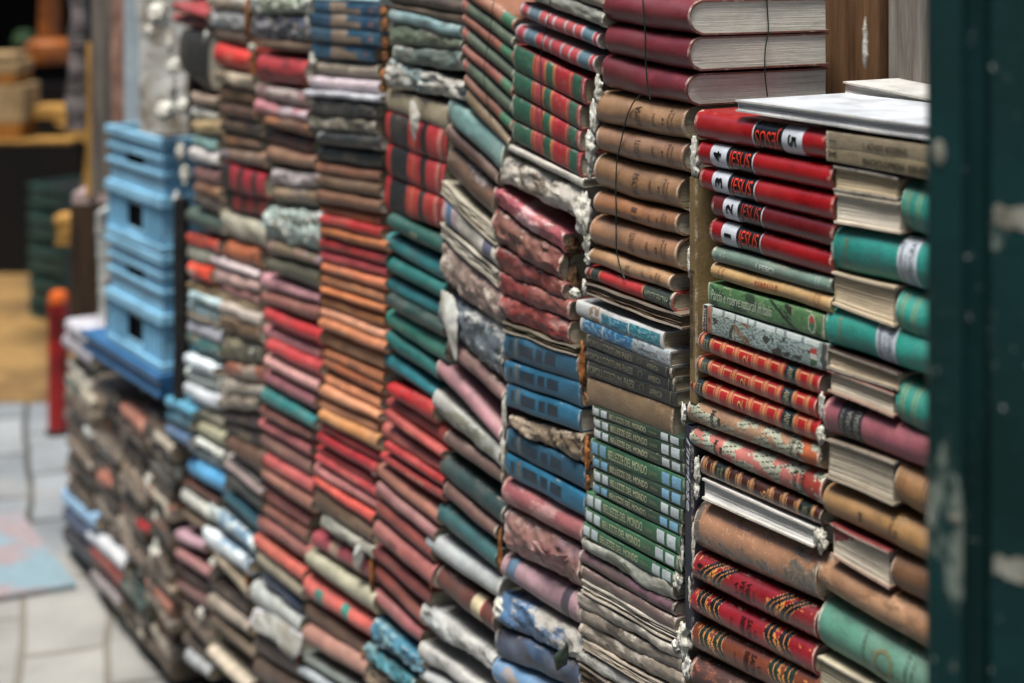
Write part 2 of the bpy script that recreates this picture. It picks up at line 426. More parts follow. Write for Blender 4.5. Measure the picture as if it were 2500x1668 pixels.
def p_rome(pat, base, rnd):
    k = pat.split(':')[1]; dk = '54361f'; o = rnd.uniform(-.01, .01)
    b = [(x+o, x+o+.004, dk) for x in (.045, .06, .075, .185, .20, .215, .70, .716, .732, .89, .906, .922)]
    ink = '5a4030'
    tx = [(.47, .53, .2, .8, {'0': 'ROMA', '1': 'COSTI', '2': 'ROSI', '3': 'II', '4': 'APPUNTI', '5': 'ROMA'}[k], ink, 90, 0),
          (.665, .69, .3, .7, 'BARBERA', ink, 90, 0), (.77, .79, .4, .6, 'II', ink, 90, 0), (.825, .85, .15, .85, 'UNIVERSALE', ink, 90, 0), (.865, .885, .2, .8, 'STORIA', ink, 90, 0)]
    return dict(cuts=bandcuts(b), fn=bandfn(b, base), text=tx)
def p_rg(pat, base, rnd):
    g = '2c6a52'; au = 'c07c4c'
    b = [(.0, .29, g), (.29, .35, au), (.30, .335, 'b04438'), (.45, .475, au), (.48, .565, g), (.57, .61, au), (.62, .80, 'bb3038'), (.80, .82, au), (.845, .955, g)]
    def fn(s, t):
        r = bandfn(b, base)(s, t)
        if r is None: return None
        q = nz(s*22+seedo, t*5, 1)
        if q > .42: return mixc(r, lin('8a9080'), .3)
        return r
    seedo = rnd.uniform(0, 90)
    return dict(cuts=bandcuts(b), fn=fn, bulge=.12)
def p_stripe(pat, base, rnd):
    r = 'b8434a'; bl = '5f7f8c'
    b = [(.03, .10, r), (.14, .26, bl), (.275, .35, r), (.38, .44, r), (.47, .58, r), (.61, .69, r), (.715, .79, r), (.82, .93, bl), (.95, .985, r)]
    return dict(cuts=bandcuts(b), fn=bandfn(b, base))
def p_patch(pat, base, rnd):
    a = pat.split(':')
    r = dict(c2=lin(a[1]), c2t=.48+float(a[2])*.28)
    if len(a) > 4: r.update(c3=lin(a[4]), c3t=.56)
    return r
def p_auto(pat, base, rnd):
    dk = tuple(x*.5 for x in base); lt = mixc(base, lin('c8b48c'), .35); ink = dk if rnd.random() < .6 else lt
    b = []
    for x in rnd.sample([.08, .12, .2, .8, .88, .92], 3): b.append((x, x+.012, ink, 0, 1))
    x0 = rnd.uniform(.25, .5); n_ = rnd.randint(2, 4)
    for k in range(n_): b.append((x0+k*.07, x0+k*.07+rnd.uniform(.03, .055), ink, .36, .64))
    def fn(s, t):
        for q in b:
            if q[0] <= s < q[1] and q[3] <= t <= q[4]: return q[2]
        return None
    return dict(cuts=[x for q in b for x in q[:2]], fn=fn)
def p_oxb(pat, base, rnd):
    dk = mixc(base, lin('1c0a0c'), .5); lt = mixc(base, lin('a06a60'), .4)
    b = [(x, x+.006, dk) for x in (.12, .18, .30, .62, .68, .86)]+[(.9, .905, lt), (.94, .945, lt)]
    def fn(s, t):
        for q in b:
            if q[0] <= s < q[1] and nz(s*9, t*6) > -.3: return q[2]
        return None
    return dict(cuts=[x for q in b for x in q[:2]], fn=fn)
def p_sacra(pat, base, rnd):
    v = pat.split(':')[1]; dk = lin('20262c' if v != '3' else '1f3a30'); g = lin('c98a50'); gd = lin('d8964a')
    cs = (.16, .72) if v == '1' else (.17, .73)
    def fn(s, t):
        for c in cs:
            cc = c+(t-.5)*.12*(1 if v == '1' else -1)
            for off in (-.055, .06):
                x = abs(s-(cc+off+.06*(t-.5)**2*4))
                if x < .034:
                    if x < .004: return g
                    return dk
                if x < .039: return g
            dx = abs(s-cc-.003)/.036; dy = abs(t-.55)/.38
            if dx**.8+dy**.8 < 1: return gd if abs(dx-dy) > .12 else dk
            if abs(s-cc) < .04 and t > .86: return lin('b87a3c')
        if nz(s*34+5, t*7, 3) > .5 and (s < .1 or .3 < s < .36 or .6 < s < .66 or s > .88): return g
        if t < .13: return mixc(base, lin('3a2a2a'), .8)
        return None
    ink = '241418'
    if v == '1': tx = [(.37, .395, .35, .75, 'LA', ink, 90, 0), (.415, .45, .25, .85, 'SACRA', ink, 90, .01), (.46, .495, .25, .85, 'BIBBIA', ink, 90, .01), (.52, .535, .3, .7, 'TESTO', ink, 90, 0), (.045, .085, .4, .75, 'II', ink, 90, .02)]
    else: tx = [(.55, .575, .3, .6, 'LA', ink, 270, 0), (.49, .53, .2, .85, 'SACRA', ink, 270, .01), (.44, .475, .2, .85, 'BIBBIA', ink, 270, .01), (.36, .372, .3, .7, 'TESTO', ink, 270, 0)]
    return dict(fn=fn, text=tx, hi=True)
def p_lace(pat, base, rnd):
    k = pat.split(':')[1]; lace = lin('b4b8a4'); dk = lin('5a5a4a'); o = rnd.uniform(0, 30); end = lin('b8622e' if k == 'a' else 'a84030')
    def fn(s, t):
        q = nz(s*13+o, t*2.2+o, .3)+.35*nz(s*40+o, t*6)
        if s > .86 and q < .1: return end
        if q > -.02:
            if math.sin(s*900+t*30) > .55 and nz(s*70, t*16) > -.1: return dk
            return lace
        return None
    ink = '2c241c'
    return dict(fn=fn, hi=True, text=[(.19, .225, .15, .85, 'Mondo' if k == 'a' else 'Mujeres', ink, 270, .01), (.25, .27, .35, .65, 'I' if k == 'a' else 'II', ink, 270, .03), (.80, .83, .15, .85, 'ROMANZI', ink, 270, 0), (.85, .88, .2, .8, 'DUMAS', ink, 270, 0)])
def p_floral(pat, base, rnd):
    a = lin('8d8274'); b2 = lin('756d64'); c3 = lin('c9a184')
    def fn(s, t):
        if abs(nz(s*20, t*4+s*8, 2)) < .018: return c3
        q = nz(s*16+t*4, t*4-s*6, .8)*.5 + (.42-t)
        if q > .12 or (s > .80 and q > -.35): return a if nz(s*50, t*8) > 0 else b2
        if s < .05: return b2
        return None
    return dict(fn=fn, hi=True)
def p_city(pat, base, rnd):
    def fn(s, t):
        if s < .045: return lin('14161a')
        if s < .085: return lin('a8735c')
        if s > .955: return lin('3a4444')
        if t > .8: return lin('c9d4d2') if nz(s*30, 2) > -.2 else lin('8a9a98')
        if abs(s-.9) < .024 and abs(t-.42) < .3:
            return lin('2f6a48') if t < .32 else lin('cfcfc8') if t < .5 else lin('c0392f')
        q = nz(s*14+4, t*3, 9)
        if .27 < s < .4 and q > -.05: return lin('7a6650') if nz(s*60, t*10) > 0 else lin('9c8c74')
        if .58 < s < .66 and t < .6 and q > 0: return lin('4a4a40')
        if q > .38: return lin('42463f')
        if math.sin(t*60+3*nz(s*25, t*5)*3+s*14) > .45: return lin('6f8484')
        return None
    return dict(fn=fn, hi=True, text=[(.008, .022, .1, .9, 'Citta', 'd8d8d0', 90, 0), (.026, .04, .1, .9, 'da scoprire', 'd8d8d0', 90, 0), (.055, .07, .4, .6, '3', '20201c', 90, 0)], bulge=.05)
def p_parchi(pat, base, rnd):
    def fn(s, t):
        q = nz(s*9+2, t*2.5+s*7, 1)+.4*nz(s*40, t*9)
        if abs(s-.9) < .03 and (abs(s-.9)/.03)**2+((t-.5)/.42)**2 < 1:
            return lin('b8c4b0') if ((s-.9)/.03)**2+((t-.5)/.42)**2 > .6 else lin('b8563a') if t > .5 else lin('4f7a5a')
        if abs((s-.62)*1.0-(.7-t)*.22) < .02: return lin('2c4030')
        if .66 < s < .74 and q > .1: return lin('38362a')
        if q > .28: return lin('7a9a6c')
        if q < -.3: return lin('35543c')
        return None
    return dict(fn=fn, hi=True, text=[(.035, .575, .28, .76, 'Parchi e riserve naturali in Italia', 'c9d2c0', 0, 0, .3)], bulge=.07)
def p_magazine(pat, base, rnd):
    k = pat.split(':')[1]
    if k == 'a': b = [(.31, .62, '2a86a0', .1, .78), (.635, .97, '2f8a98', .05, .85)]; tx = []
    else: b = [(.03, .26, '2a7aa4'), (.275, .60, '2878a8'), (.60, 1, 'a9acb0')]; tx = [(.67, .88, .35, .6, 'LAROUSSE DES', '404040', 0, 0)]
    def fn(s, t):
        r = bandfn(b, base)(s, t)
        if r and nz(s*30, t*6, 2) > .15: return mixc(r, lin('9fd0d8'), .4)
        if r and nz(s*20+8, t*7, 2) > .2: return mixc(r, lin('103a50'), .5)
        if not r and k == 'a' and .17 < s < .28 and nz(s*25, t*4) > -.15: return lin('a08c74')
        return r
    return dict(cuts=bandcuts(b), fn=fn, text=tx, hi=True, bulge=.12)
def p_teal(pat, base, rnd):
    k = pat.split(':')[1]; g = '9a9460'
    ls = {'a': (.598, .759), 'b': (.442, .603), 'n': None}[k]
    b = [(x, x+.006, g) for x in (.06, .085, .18, .2, .27, .3)]+[(.95, .957, g), (.975, .98, g)]; tx = [(.12, .15, .2, .8, 'MONDOLIB', g, 90, 0)]
    if ls:
        b.append((ls[0], ls[1], 'c9d3dc')); w_ = ls[1]-ls[0]; ink = '6f7a88'
        tx += [(ls[0]+w_*.12, ls[0]+w_*.3, .1, .9, 'STORIA UNIVERSALE', ink, 90, 0), (ls[0]+w_*.4, ls[0]+w_*.5, .3, .7, 'DELLA', ink, 90, 0), (ls[0]+w_*.6, ls[0]+w_*.85, .08, .92, 'LETTERATURA', ink, 90, 0)]
    def fn(s, t):
        r = bandfn(b, base)(s, t)
        if r == lin(g) and nz(s*10, t*30) > .2: return None
        return r
    return dict(cuts=bandcuts(b), fn=fn, text=tx, bulge=.3)
PATS = dict(auto=p_auto, oxb=p_oxb, tealend=p_bands([(x, x+.02, '8f9a68') for x in (.08, .14, .30, .36, .62, .68, .86)]), tanend=p_bands([(x, x+.015, '6a4a2c') for x in (.1, .16, .5, .56, .8)]), pinkc=lambda pat, base, rnd: dict(pagefn=lambda s_, t_: lin('b87070') if s_ < .42 and t_ > .45+s_*1.1+.12*nz(s_*20, t_*5) else None),
 jesus=p_jesus, enc=p_enc, bdm=p_bdm, popoli=p_popoli, rome=p_rome, rg=p_rg, stripe=p_stripe, patch=p_patch, sacra=p_sacra, lace=p_lace, floral=p_floral, city=p_city, parchi=p_parchi, mag=p_magazine, teal=p_teal,
 pesci=p_bands([(.055, .058, 'b8c4bc'), (.135, .138, 'b8c4bc'), (.865, .869, 'b8c4bc'), (.93, .935, 'b8c4bc')], [(.40, .55, .35, .7, 'I PESCI', 'ccd6d0', 0, 0), (.075, .09, .1, .9, 'TORINO', 'b8c4bc', 270, 0), (.105, .12, .15, .85, 'SAIE', 'b8c4bc', 270, 0), (.88, .895, .1, .9, 'DANCE', 'b8c4bc', 270, 0), (.905, .92, .1, .9, 'EDOUARD', 'b8c4bc', 270, 0)]),
 farf=p_bands([(.045, .049, 'a0522c'), (.14, .144, 'a0522c'), (.85, .854, 'a0522c'), (.93, .934, 'a0522c')], [(.395, .585, .34, .72, 'FARFALLE', 'b0542c', 0, .01), (.07, .085, .1, .9, 'TORINO', 'a0522c', 270, 0), (.105, .12, .15, .85, 'SAIE', 'a0522c', 270, 0), (.87, .885, .1, .9, 'KLOTS', 'a0522c', 270, 0), (.9, .915, .1, .9, 'ALEXANDER', 'a0522c', 270, 0)]),
 arch=p_bands([(0, .06, '6e2820'), (.06, .07, 'b07a54'), (.07, .155, '2c3a34'), (.155, .17, 'b07a54'), (.66, .68, 'b07a54'), (.68, 1, '2f3a32')], [(.70, .965, .3, .72, 'ARCHEOLOGIA', '8f9884', 180, 0)]),
 pir=p_bands([(.13, .33, '1c2430')], [(.15, .185, .12, .88, 'J. PIRENNE', '8f8f88', 90, 0), (.205, .245, .15, .85, 'STORIA', '9a988c', 90, 0), (.27, .31, .08, .92, 'UNIVERSALE', '9a988c', 90, 0)]),
 greyI=p_bands([], [(.035, .1, .45, .52, 'I', '4a4438', 0, .03), (.33, .7, .25, .65, 'IL MONDO MODERNO', '57503f', 0, .02)], bulge=.04),
 greyX=p_bands([], [(.02, .1, .35, .8, 'X', '3a3428', 90, .03), (.33, .95, .25, .65, 'ENCICLOPEDIA GENERALE', '3f3a2c', 0, .03)], bulge=.04),
 nov=p_bands([(.0, .02, '5a8478')], [(.37, .395, .25, .85, 'IL NOVECENTO IN ITALIA', '2f5850', 270, 0), (.69, .715, .15, .9, 'LETTERATURA', '2f5850', 270, 0), (.74, .765, .2, .8, 'ITALIANA', '2f5850', 270, 0), (.46, .61, .25, .75, 'O', '7e8058', 0, 0)]),
 tanII=p_bands([(.03, .036, '7a5430'), (.07, .076, '7a5430'), (.30, .306, '7a5430'), (.93, .94, '7a5430')], [(.31, .34, .35, .65, 'II', '5a3c20', 90, .02), (.56, .585, .15, .85, 'STORICI', '5a3c20', 90, 0), (.60, .63, .4, .6, 'II', '5a3c20', 90, 0)]),
 btan=p_bands([(.03, .05, '14506e'), (.33, .56, '9c8a76'), (.56, .76, '9c8a76', 0, .5), (.86, .93, '8a6f78', .3, .7)]),
 rb=p_bands([(.0, .08, 'b8302c'), (.08, .38, '22262a'), (.38, .42, 'b8423a'), (.46, .49, 'c07048'), (.60, .69, '2a2420'), (.86, .90, 'c87a70'), (.92, .96, '8a3a34')]),
 rb2=p_bands([(.0, .22, '241c18'), (.40, .52, '4c2820'), (.72, .84, '4c2c24')]),
 blk=p_bands([(.07, .12, '1f4048', .3, .8), (.15, .19, '7a7468', .1, .9), (.22, .42, '15374a', .3, .75), (.46, .55, '15374a', .3, .75), (.58, .72, '15374a', .3, .75)], bulge=.12),
 bblk=p_bands([(.08, .13, '5a6068', .1, .9), (.79, .88, '5d5560', 0, 1), (.1, .2, '5f7f98', .3, 1)]),
 cl=p_bands([(.0, .28, 'c0a9b0'), (.1, .2, '5f82a0'), (.76, .9, '6a6a80')]),
 dlab=p_bands([(.30, .36, '5a3830'), (.62, .78, 'cbbf9c'), (.78, .8, 'a83a40')]),
 gp=p_bands([(.01, .10, 'a86058')]), bp=p_bands([(.78, .97, '3f7a58')]), tealm=p_bands([(.18, .30, '4f9a8a', .1, .75), (.58, .68, '3fa090', .2, .85)]),
 blackw=p_bands([(.08, .92, '3f4a48', .35, .6)]), redband=p_bands([(.3, .45, 'c8a890'), (.7, .8, 'd0b8a0')]))
# ------------------------------------------------------------------ the stacks, right to left.  xL yTL yBL xR yTR yBR style colour [pattern] | look
PILES = []
def pile(name, txt, near=False): PILES.append((name, txt, near))
pile('rightmost pile', '''
2017 319 360 2310 362 407 f 9c9078 greyI | grey paperback marked I
2017 358 393 2310 404 448 f 94886c greyX | grey paperback marked X
2028 551 660 2310 597 727 r 1c9a90 teal:a | turquoise volume with white label near its right end
2013 743 844 2310 833 940 r 20a496 teal:b | turquoise volume with white label at its middle
2008 968 1062 2310 1072 1177 r a4606c pir | pink cloth history with dark title label
2009 1182 1261 2310 1313 1410 r a8824e tanII | mottled tan leather volume numbered II
1996 1360 1447 2310 1523 1634 r a67e5c patch:c49c78:.15:4 | thick pale tan leather volume
1995 1457 1592 2310 1640 1793 r 5f9a86 nov | big sea green cloth volume
1995 1602 1690 2310 1774 1878 p c0b8a0 | cream block at the foot
''', True)
pile('red-set pile', '''
1694 268 340 2012 322 393 g a00c16 jesus:5 | glossy red volume numbered 5
1703 345 404 2028 408 470 g a00c16 jesus:4 | glossy red volume numbered 4
1707 408 464 2033 476 546 g a00c16 jesus:3 | glossy red volume numbered 3
1736 472 530 2033 546 612 g 6c141a jesus:2 | dull red volume numbered 2
1732 534 594 2030 618 680 g 980e18 jesus:1 | glossy red volume numbered 1
1738 600 640 2027 682 721 r 6f8a7e pesci | grey green cloth book on fish
1734 642 680 2028 723 769 r c2a06a farf | straw yellow cloth book on butterflies
1728 689 743 2012 770 831 f 5a8a58 parchi | green nature park book with italic title
1714 743 809 2020 842 910 f a8bab6 city | pale blue illustrated city book
1704 812 858 1999 916 970 g b02a2c enc:red | red encyclopedia with gold panels
1699 869 911 1990 973 1027 g b02a2c enc:red | red encyclopedia with gold panels
1685 918 968 1996 1029 1088 g b02a2c enc:red | red encyclopedia with gold panels
1678 971 1034 1998 1088 1151 r b08c6e lace:a | pale lace patterned novel numbered I
1684 1042 1093 2005 1162 1243 r c47a70 lace:b | pink lace patterned novel numbered II
1710 1113 1162 2003 1246 1289 g 4c2a20 enc:brown | dark brown encyclopedia with gold panels
1713 1167 1218 1988 1289 1338 p dcdbd6 | white fore edge of a reversed book
1693 1225 1347 1992 1357 1482 g ad8468 floral | thick brown volume with floral jacket
1690 1350 1421 1990 1490 1572 g 94222e sacra:1 | crimson bible numbered II
1682 1434 1498 1985 1578 1659 g 9c2432 sacra:2 | crimson bible with creased spine
1687 1517 1590 2000 1662 1748 g 7e4630 sacra:3 | brown orange bible
1684 1602 1675 1995 1755 1835 r 5a3a34 patch:b06a50:.2:9:c0b0a0 | dark marbled book at the foot
''', True)
pile('tan-set pile', '''
1472 -30 54 1683 0 88 r 7c2a34 | oxblood giant volume
1476 56 133 1682 92 177 r 7a2832 | oxblood giant volume
1467 133 217 1676 180 260 r 782832 | oxblood giant volume
1454 221 303 1669 262 347 r a48260 rome:0 | tan Roman history volume
1454 305 372 1665 347 425 r 98755a rome:1 | tan Roman history volume
1450 376 463 1656 432 520 r 9a7856 rome:2 | tan Roman history volume
1449 467 520 1651 522 580 r 9c6e48 rome:3 | tan Roman history volume
1440 525 602 1651 584 668 r a47c5c rome:4 | tan Roman history volume
1439 606 646 1634 672 715 r b08a62 rome:5 | tan Roman history volume
1429 650 684 1640 717 766 r c0282c arch | red and dark green archaeology volume
1428 689 718 1660 768 806 s 7c6c5c | furry grey rotting block
1406 733 768 1618 812 857 f c8cccc mag:a | white and blue magazine spine
1416 775 808 1634 859 900 f b4b8ba mag:b | blue and grey magazine spine
1432 815 846 1640 901 928 f 2f3432 popoli:AMERICA | slate atlas of peoples
1430 848 877 1645 925 961 f 2f3432 popoli:AMERICA | slate atlas of peoples
1432 879 917 1651 959 996 f 2d322f popoli:AFRICA | slate atlas of peoples
1432 921 987 1642 994 1072 f 8a7458 patch:9a8464:.2:4 | book wrapped in brown paper
1446 990 1014 1667 1071 1097 f 2f4a38 bdm:w | green travel volume
1449 1018 1043 1669 1097 1133 f 2f4a38 bdm:w | green travel volume
1450 1044 1068 1670 1135 1164 f 2f4a38 bdm:w | green travel volume
1442 1070 1111 1673 1168 1210 f 3a6e50 bdm:b | green travel volume
1447 1113 1139 1671 1210 1245 f 2f4a38 bdm:b | green travel volume
1449 1144 1175 1667 1245 1280 f 355c46 bdm:w | green travel volume
1447 1177 1200 1664 1281 1311 f 34523f bdm:b | green travel volume
1431 1200 1237 1660 1312 1357 f 3a6e50 bdm:w | green travel volume
1428 1239 1272 1656 1359 1398 f 3a6e50 bdm:w | green travel volume
1423 1275 1308 1647 1400 1434 f 3a6e50 bdm:w | green travel volume
1419 1312 1341 1640 1425 1474 c a0a49a patch:6c7060:.2:6 | mossy grey white torn volume
1412 1343 1376 1643 1475 1511 r 7a5a66 patch:4e3c40:.15:5 | thin purple book
1415 1380 1412 1649 1512 1547 c 7c6864 patch:a09890:.2:6 | crumbling purple brown book
1419 1414 1445 1665 1550 1582 s c4beb2 | waterlogged grey page block
1410 1447 1482 1660 1587 1612 c a09a90 patch:c8c4ba:.15:4:5c5448 | mouldy grey flat book
1412 1484 1518 1662 1614 1648 c 847c70 patch:c4bfb2:.25:4:443c34 | mouldy dark grey flat book
1415 1520 1556 1672 1650 1692 c 948a7c patch:c4bfb2:.2:4:544a3e | mouldy brownish grey flat book
1421 1558 1580 1660 1695 1722 s b4aa9a | waterlogged grey page block
1405 1584 1612 1650 1726 1768 c c8c8c0 patch:2e2c28:.2:4 | torn white covered book
1410 1616 1665 1650 1772 1832 s 5c5044 | dark rotting block at the foot
''', True)
pile('blue-set pile', '''
1380 -50 -8 1474 -10 28 r 9a8c7c | drab beige book at the top edge
1245 -60 -20 1474 33 69 c 9a9e94 patch:50483c:.2:8 | pale book with bark like peeling cover
1269 5 44 1458 80 120 r b5a4ac stripe | lilac book with red and blue blocks
1258 58 102 1450 137 184 r a99aa0 stripe | lilac book with red and blue blocks
1253 108 170 1426 193 257 f b04850 rg | red and green banded volume
1252 173 226 1415 259 319 f b04850 rg | red and green banded volume
1249 230 290 1415 321 372 f a84048 rg | red and green banded volume
1250 296 343 1417 374 434 f b04850 rg | red and green banded volume
1235 350 367 1421 438 460 c cdcabf | thin white limp booklet
1222 374 447 1412 463 538 c 8c8070 patch:cfcbc0:.0:6:5c5040 | thick mouldy grey block
1204 456 502 1370 572 620 c b8606a patch:d8b0b4:.15:4 | pink red cover peeled open over its pages
1202 507 598 1364 622 692 c 84483e patch:a87870:.4:4:5c3430 | warped red brown volume
1211 602 662 1376 694 735 c 84403a patch:a07060:.4:4 | warped red brown volume
1215 664 716 1388 737 785 c 8c3c38 patch:8a6054:.3:3 | warped red brown volume
1218 718 774 1390 788 848 c 943a34 patch:b08880:.25:3:8a3a34 | warped red brown volume
1227 784 806 1406 850 872 s 6c6450 | thin dirty page bundle
1229 813 872 1410 872 934 r 18607c blk | blue atlas volume
1231 881 930 1417 937 996 r 1a6c8c blk | blue atlas volume
1233 937 993 1415 1000 1057 r 1c7494 blk | blue atlas volume
1240 1018 1046 1423 1062 1135 c 7a6a54 patch:a89884:.1:7:4a3c2c | collapsed book of dirty crumpled pages
1235 1049 1099 1428 1140 1197 r 165872 blk | blue atlas volume
1234 1106 1161 1428 1208 1265 r 1c7494 blk | blue atlas volume
1224 1164 1237 1419 1272 1341 r a86468 patch:c09894:.1:3 | dusty pink cloth volume
1229 1241 1345 1415 1345 1447 c a07870 patch:7c6070:.25:4:c0a8a4 | torn pinkish volume with trailing strips
1221 1352 1418 1412 1454 1542 r b09098 bblk | faded pink volume with blue bands
1207 1443 1525 1419 1551 1624 c 5f88b0 patch:c8c4b8:.05:2 | white and sky blue torn volume
1207 1533 1604 1417 1626 1693 c 2f5a80 patch:22425e:.1:4 | deep blue creased volume
1200 1606 1675 1415 1700 1762 r 7aa6cc patch:b0a090:.2:2 | light blue volume at the foot
''', True)
pile('striped leaning pile', '''
1127 -43 -8 1252 46 84 r 9a6a50 bp | leaning brown spine with green end
1127 -6 30 1252 88 122 r 566854 gp | leaning green spine with red patch
1128 32 60 1252 124 165 r 9a6450 bp | leaning brown spine with green end
1128 64 103 1251 168 204 r 5c6c58 gp | leaning green spine with red patch
1129 106 135 1250 206 246 r 985e4e bp | leaning brown spine with green end
1130 138 177 1247 250 290 r 5c6c58 gp | leaning green spine with red patch
1132 180 212 1248 294 330 r 8a5e4a bp | leaning brown spine with green end
1138 215 262 1240 335 366 r 8a785c | dull tan leaning spine
1092 238 300 1228 348 430 c 82a8a4 patch:98b8b4:.2:3 | rolled grey teal paper cover
1087 303 345 1212 422 457 r 5a4034 patch:7a4438:.2:4 | thin dark brown book
1092 350 436 1204 461 551 r 6a5240 patch:a8a0a0:.25:4:8a5a34 | brown patterned volume
1076 441 472 1209 560 602 s b8b2a0 | pale page block
1078 478 540 1214 606 658 c c8c4b8 cl | grubby white volume with slate bands
1074 545 578 1214 662 702 s c0bcae | pale page block
1078 582 704 1222 706 804 c a48e84 patch:cbc4b8:.1:4:706458 | bundle of pinkish decayed pages
1072 706 815 1225 810 948 c 6c7880 patch:c4c6c2:.12:3:3c4648 | torn grey illustrated jacket
1092 819 868 1227 952 992 r 8a6a66 patch:5c4440:.2:4 | dull pink brown book
1066 872 921 1220 1044 1091 r b88a90 | smooth pink cloth volume
1057 952 1007 1220 1095 1142 c b4b6b0 patch:7a7c68:.15:5 | mottled white round spine
1083 1053 1088 1225 1150 1190 r 6e5850 | thin grey brown book
1074 1108 1168 1227 1232 1294 r 2a4c4c | dark sea green volume
1083 1172 1219 1207 1285 1327 r 7c5c54 | pink brown plain book
1067 1226 1283 1209 1343 1400 r 3c6e70 patch:2a4c4c:.2:3 | muted teal volume
1040 1294 1352 1216 1414 1474 r b8bfc0 | blank grey white round spine
1065 1383 1445 1205 1489 1560 r 6a3a30 dlab | brown volume with cream label
1028 1471 1531 1202 1604 1642 c bcc0be patch:50483c:.2:7 | mould covered white volume
1023 1567 1613 1200 1694 1715 c c4c4c0 | white swollen spine
1023 1629 1665 1200 1722 1790 r c4c8c8 | white swollen spine
''', True)
pile('dark green pile', '''
946 -30 8 1125 4 35 r 4c4030 | dark brown book at the top edge
948 8 18 1125 36 62 r 544634 | thin brown book
950 20 51 1122 66 94 c 7e9e9a patch:5c706c:.15:5 | pale teal worn book
950 53 108 1124 95 125 c 6c7464 patch:4a4a40:.15:6 | mouldy grey green book
958 112 150 1126 126 175 c 50605a patch:a8b4b2:.2:5 | dark teal ragged book
943 146 212 1134 200 245 c b4b6b0 patch:88a0a0:.15:6 | mass of crumpled white pages
943 217 265 1092 259 319 f a89c86 patch:c8c8c0:.3:4 | white paper spine with drips
941 272 346 1089 318 401 f b83034 rb | red volume with black blocks
943 350 427 1083 403 483 f b83034 rb | red volume with black blocks
939 430 515 1078 484 560 f b4342e rb | red volume with black blocks
943 522 560 1074 587 624 r 14544c | deep green spine
941 569 613 1076 638 690 r 1a7478 | teal spine
943 622 665 1083 692 740 r 186c64 | deep green spine
941 670 716 1072 742 786 r 1a7478 | teal spine
942 718 753 1078 793 828 r 12443e | deep green spine
942 755 802 1085 832 893 r 1e7c70 | teal spine
942 806 850 1067 895 932 r 186c64 | deep green spine
937 855 899 1061 948 980 r 208084 | teal spine
943 935 968 1056 985 1040 r a01418 | deep red spine
943 970 998 1094 1046 1100 r 9c3a34 | coral pink spine
939 1000 1026 1074 1102 1122 r a84844 | coral pink spine
931 1030 1073 1081 1134 1164 r b46056 | coral pink spine
937 1077 1099 1078 1168 1192 r a0302e | raspberry spine
927 1102 1126 1078 1198 1228 r a43a3a | raspberry spine
919 1128 1170 1065 1246 1288 r a06a5a | rose brown spine
917 1175 1215 1058 1292 1326 r 8e6660 | rose brown spine
915 1218 1262 1052 1330 1378 r 8a4a40 | rose brown spine
910 1266 1326 1052 1382 1445 r 98605a | rose brown spine
910 1330 1368 1047 1450 1490 r 8a4a44 | rose brown spine
915 1372 1421 1028 1494 1538 r 8e4a42 | rose brown spine
908 1436 1476 1025 1542 1580 r a4646a | rose brown spine
906 1510 1565 1028 1615 1655 c 3c7c8c patch:7fa4ac:.1:6 | crumpled teal paper cover
890 1569 1615 1008 1660 1700 c 3f8694 patch:88aab0:.1:6 | crumpled teal paper cover
885 1620 1665 1000 1705 1760 c 6e5e50 | brown crumpled book at the foot
''')
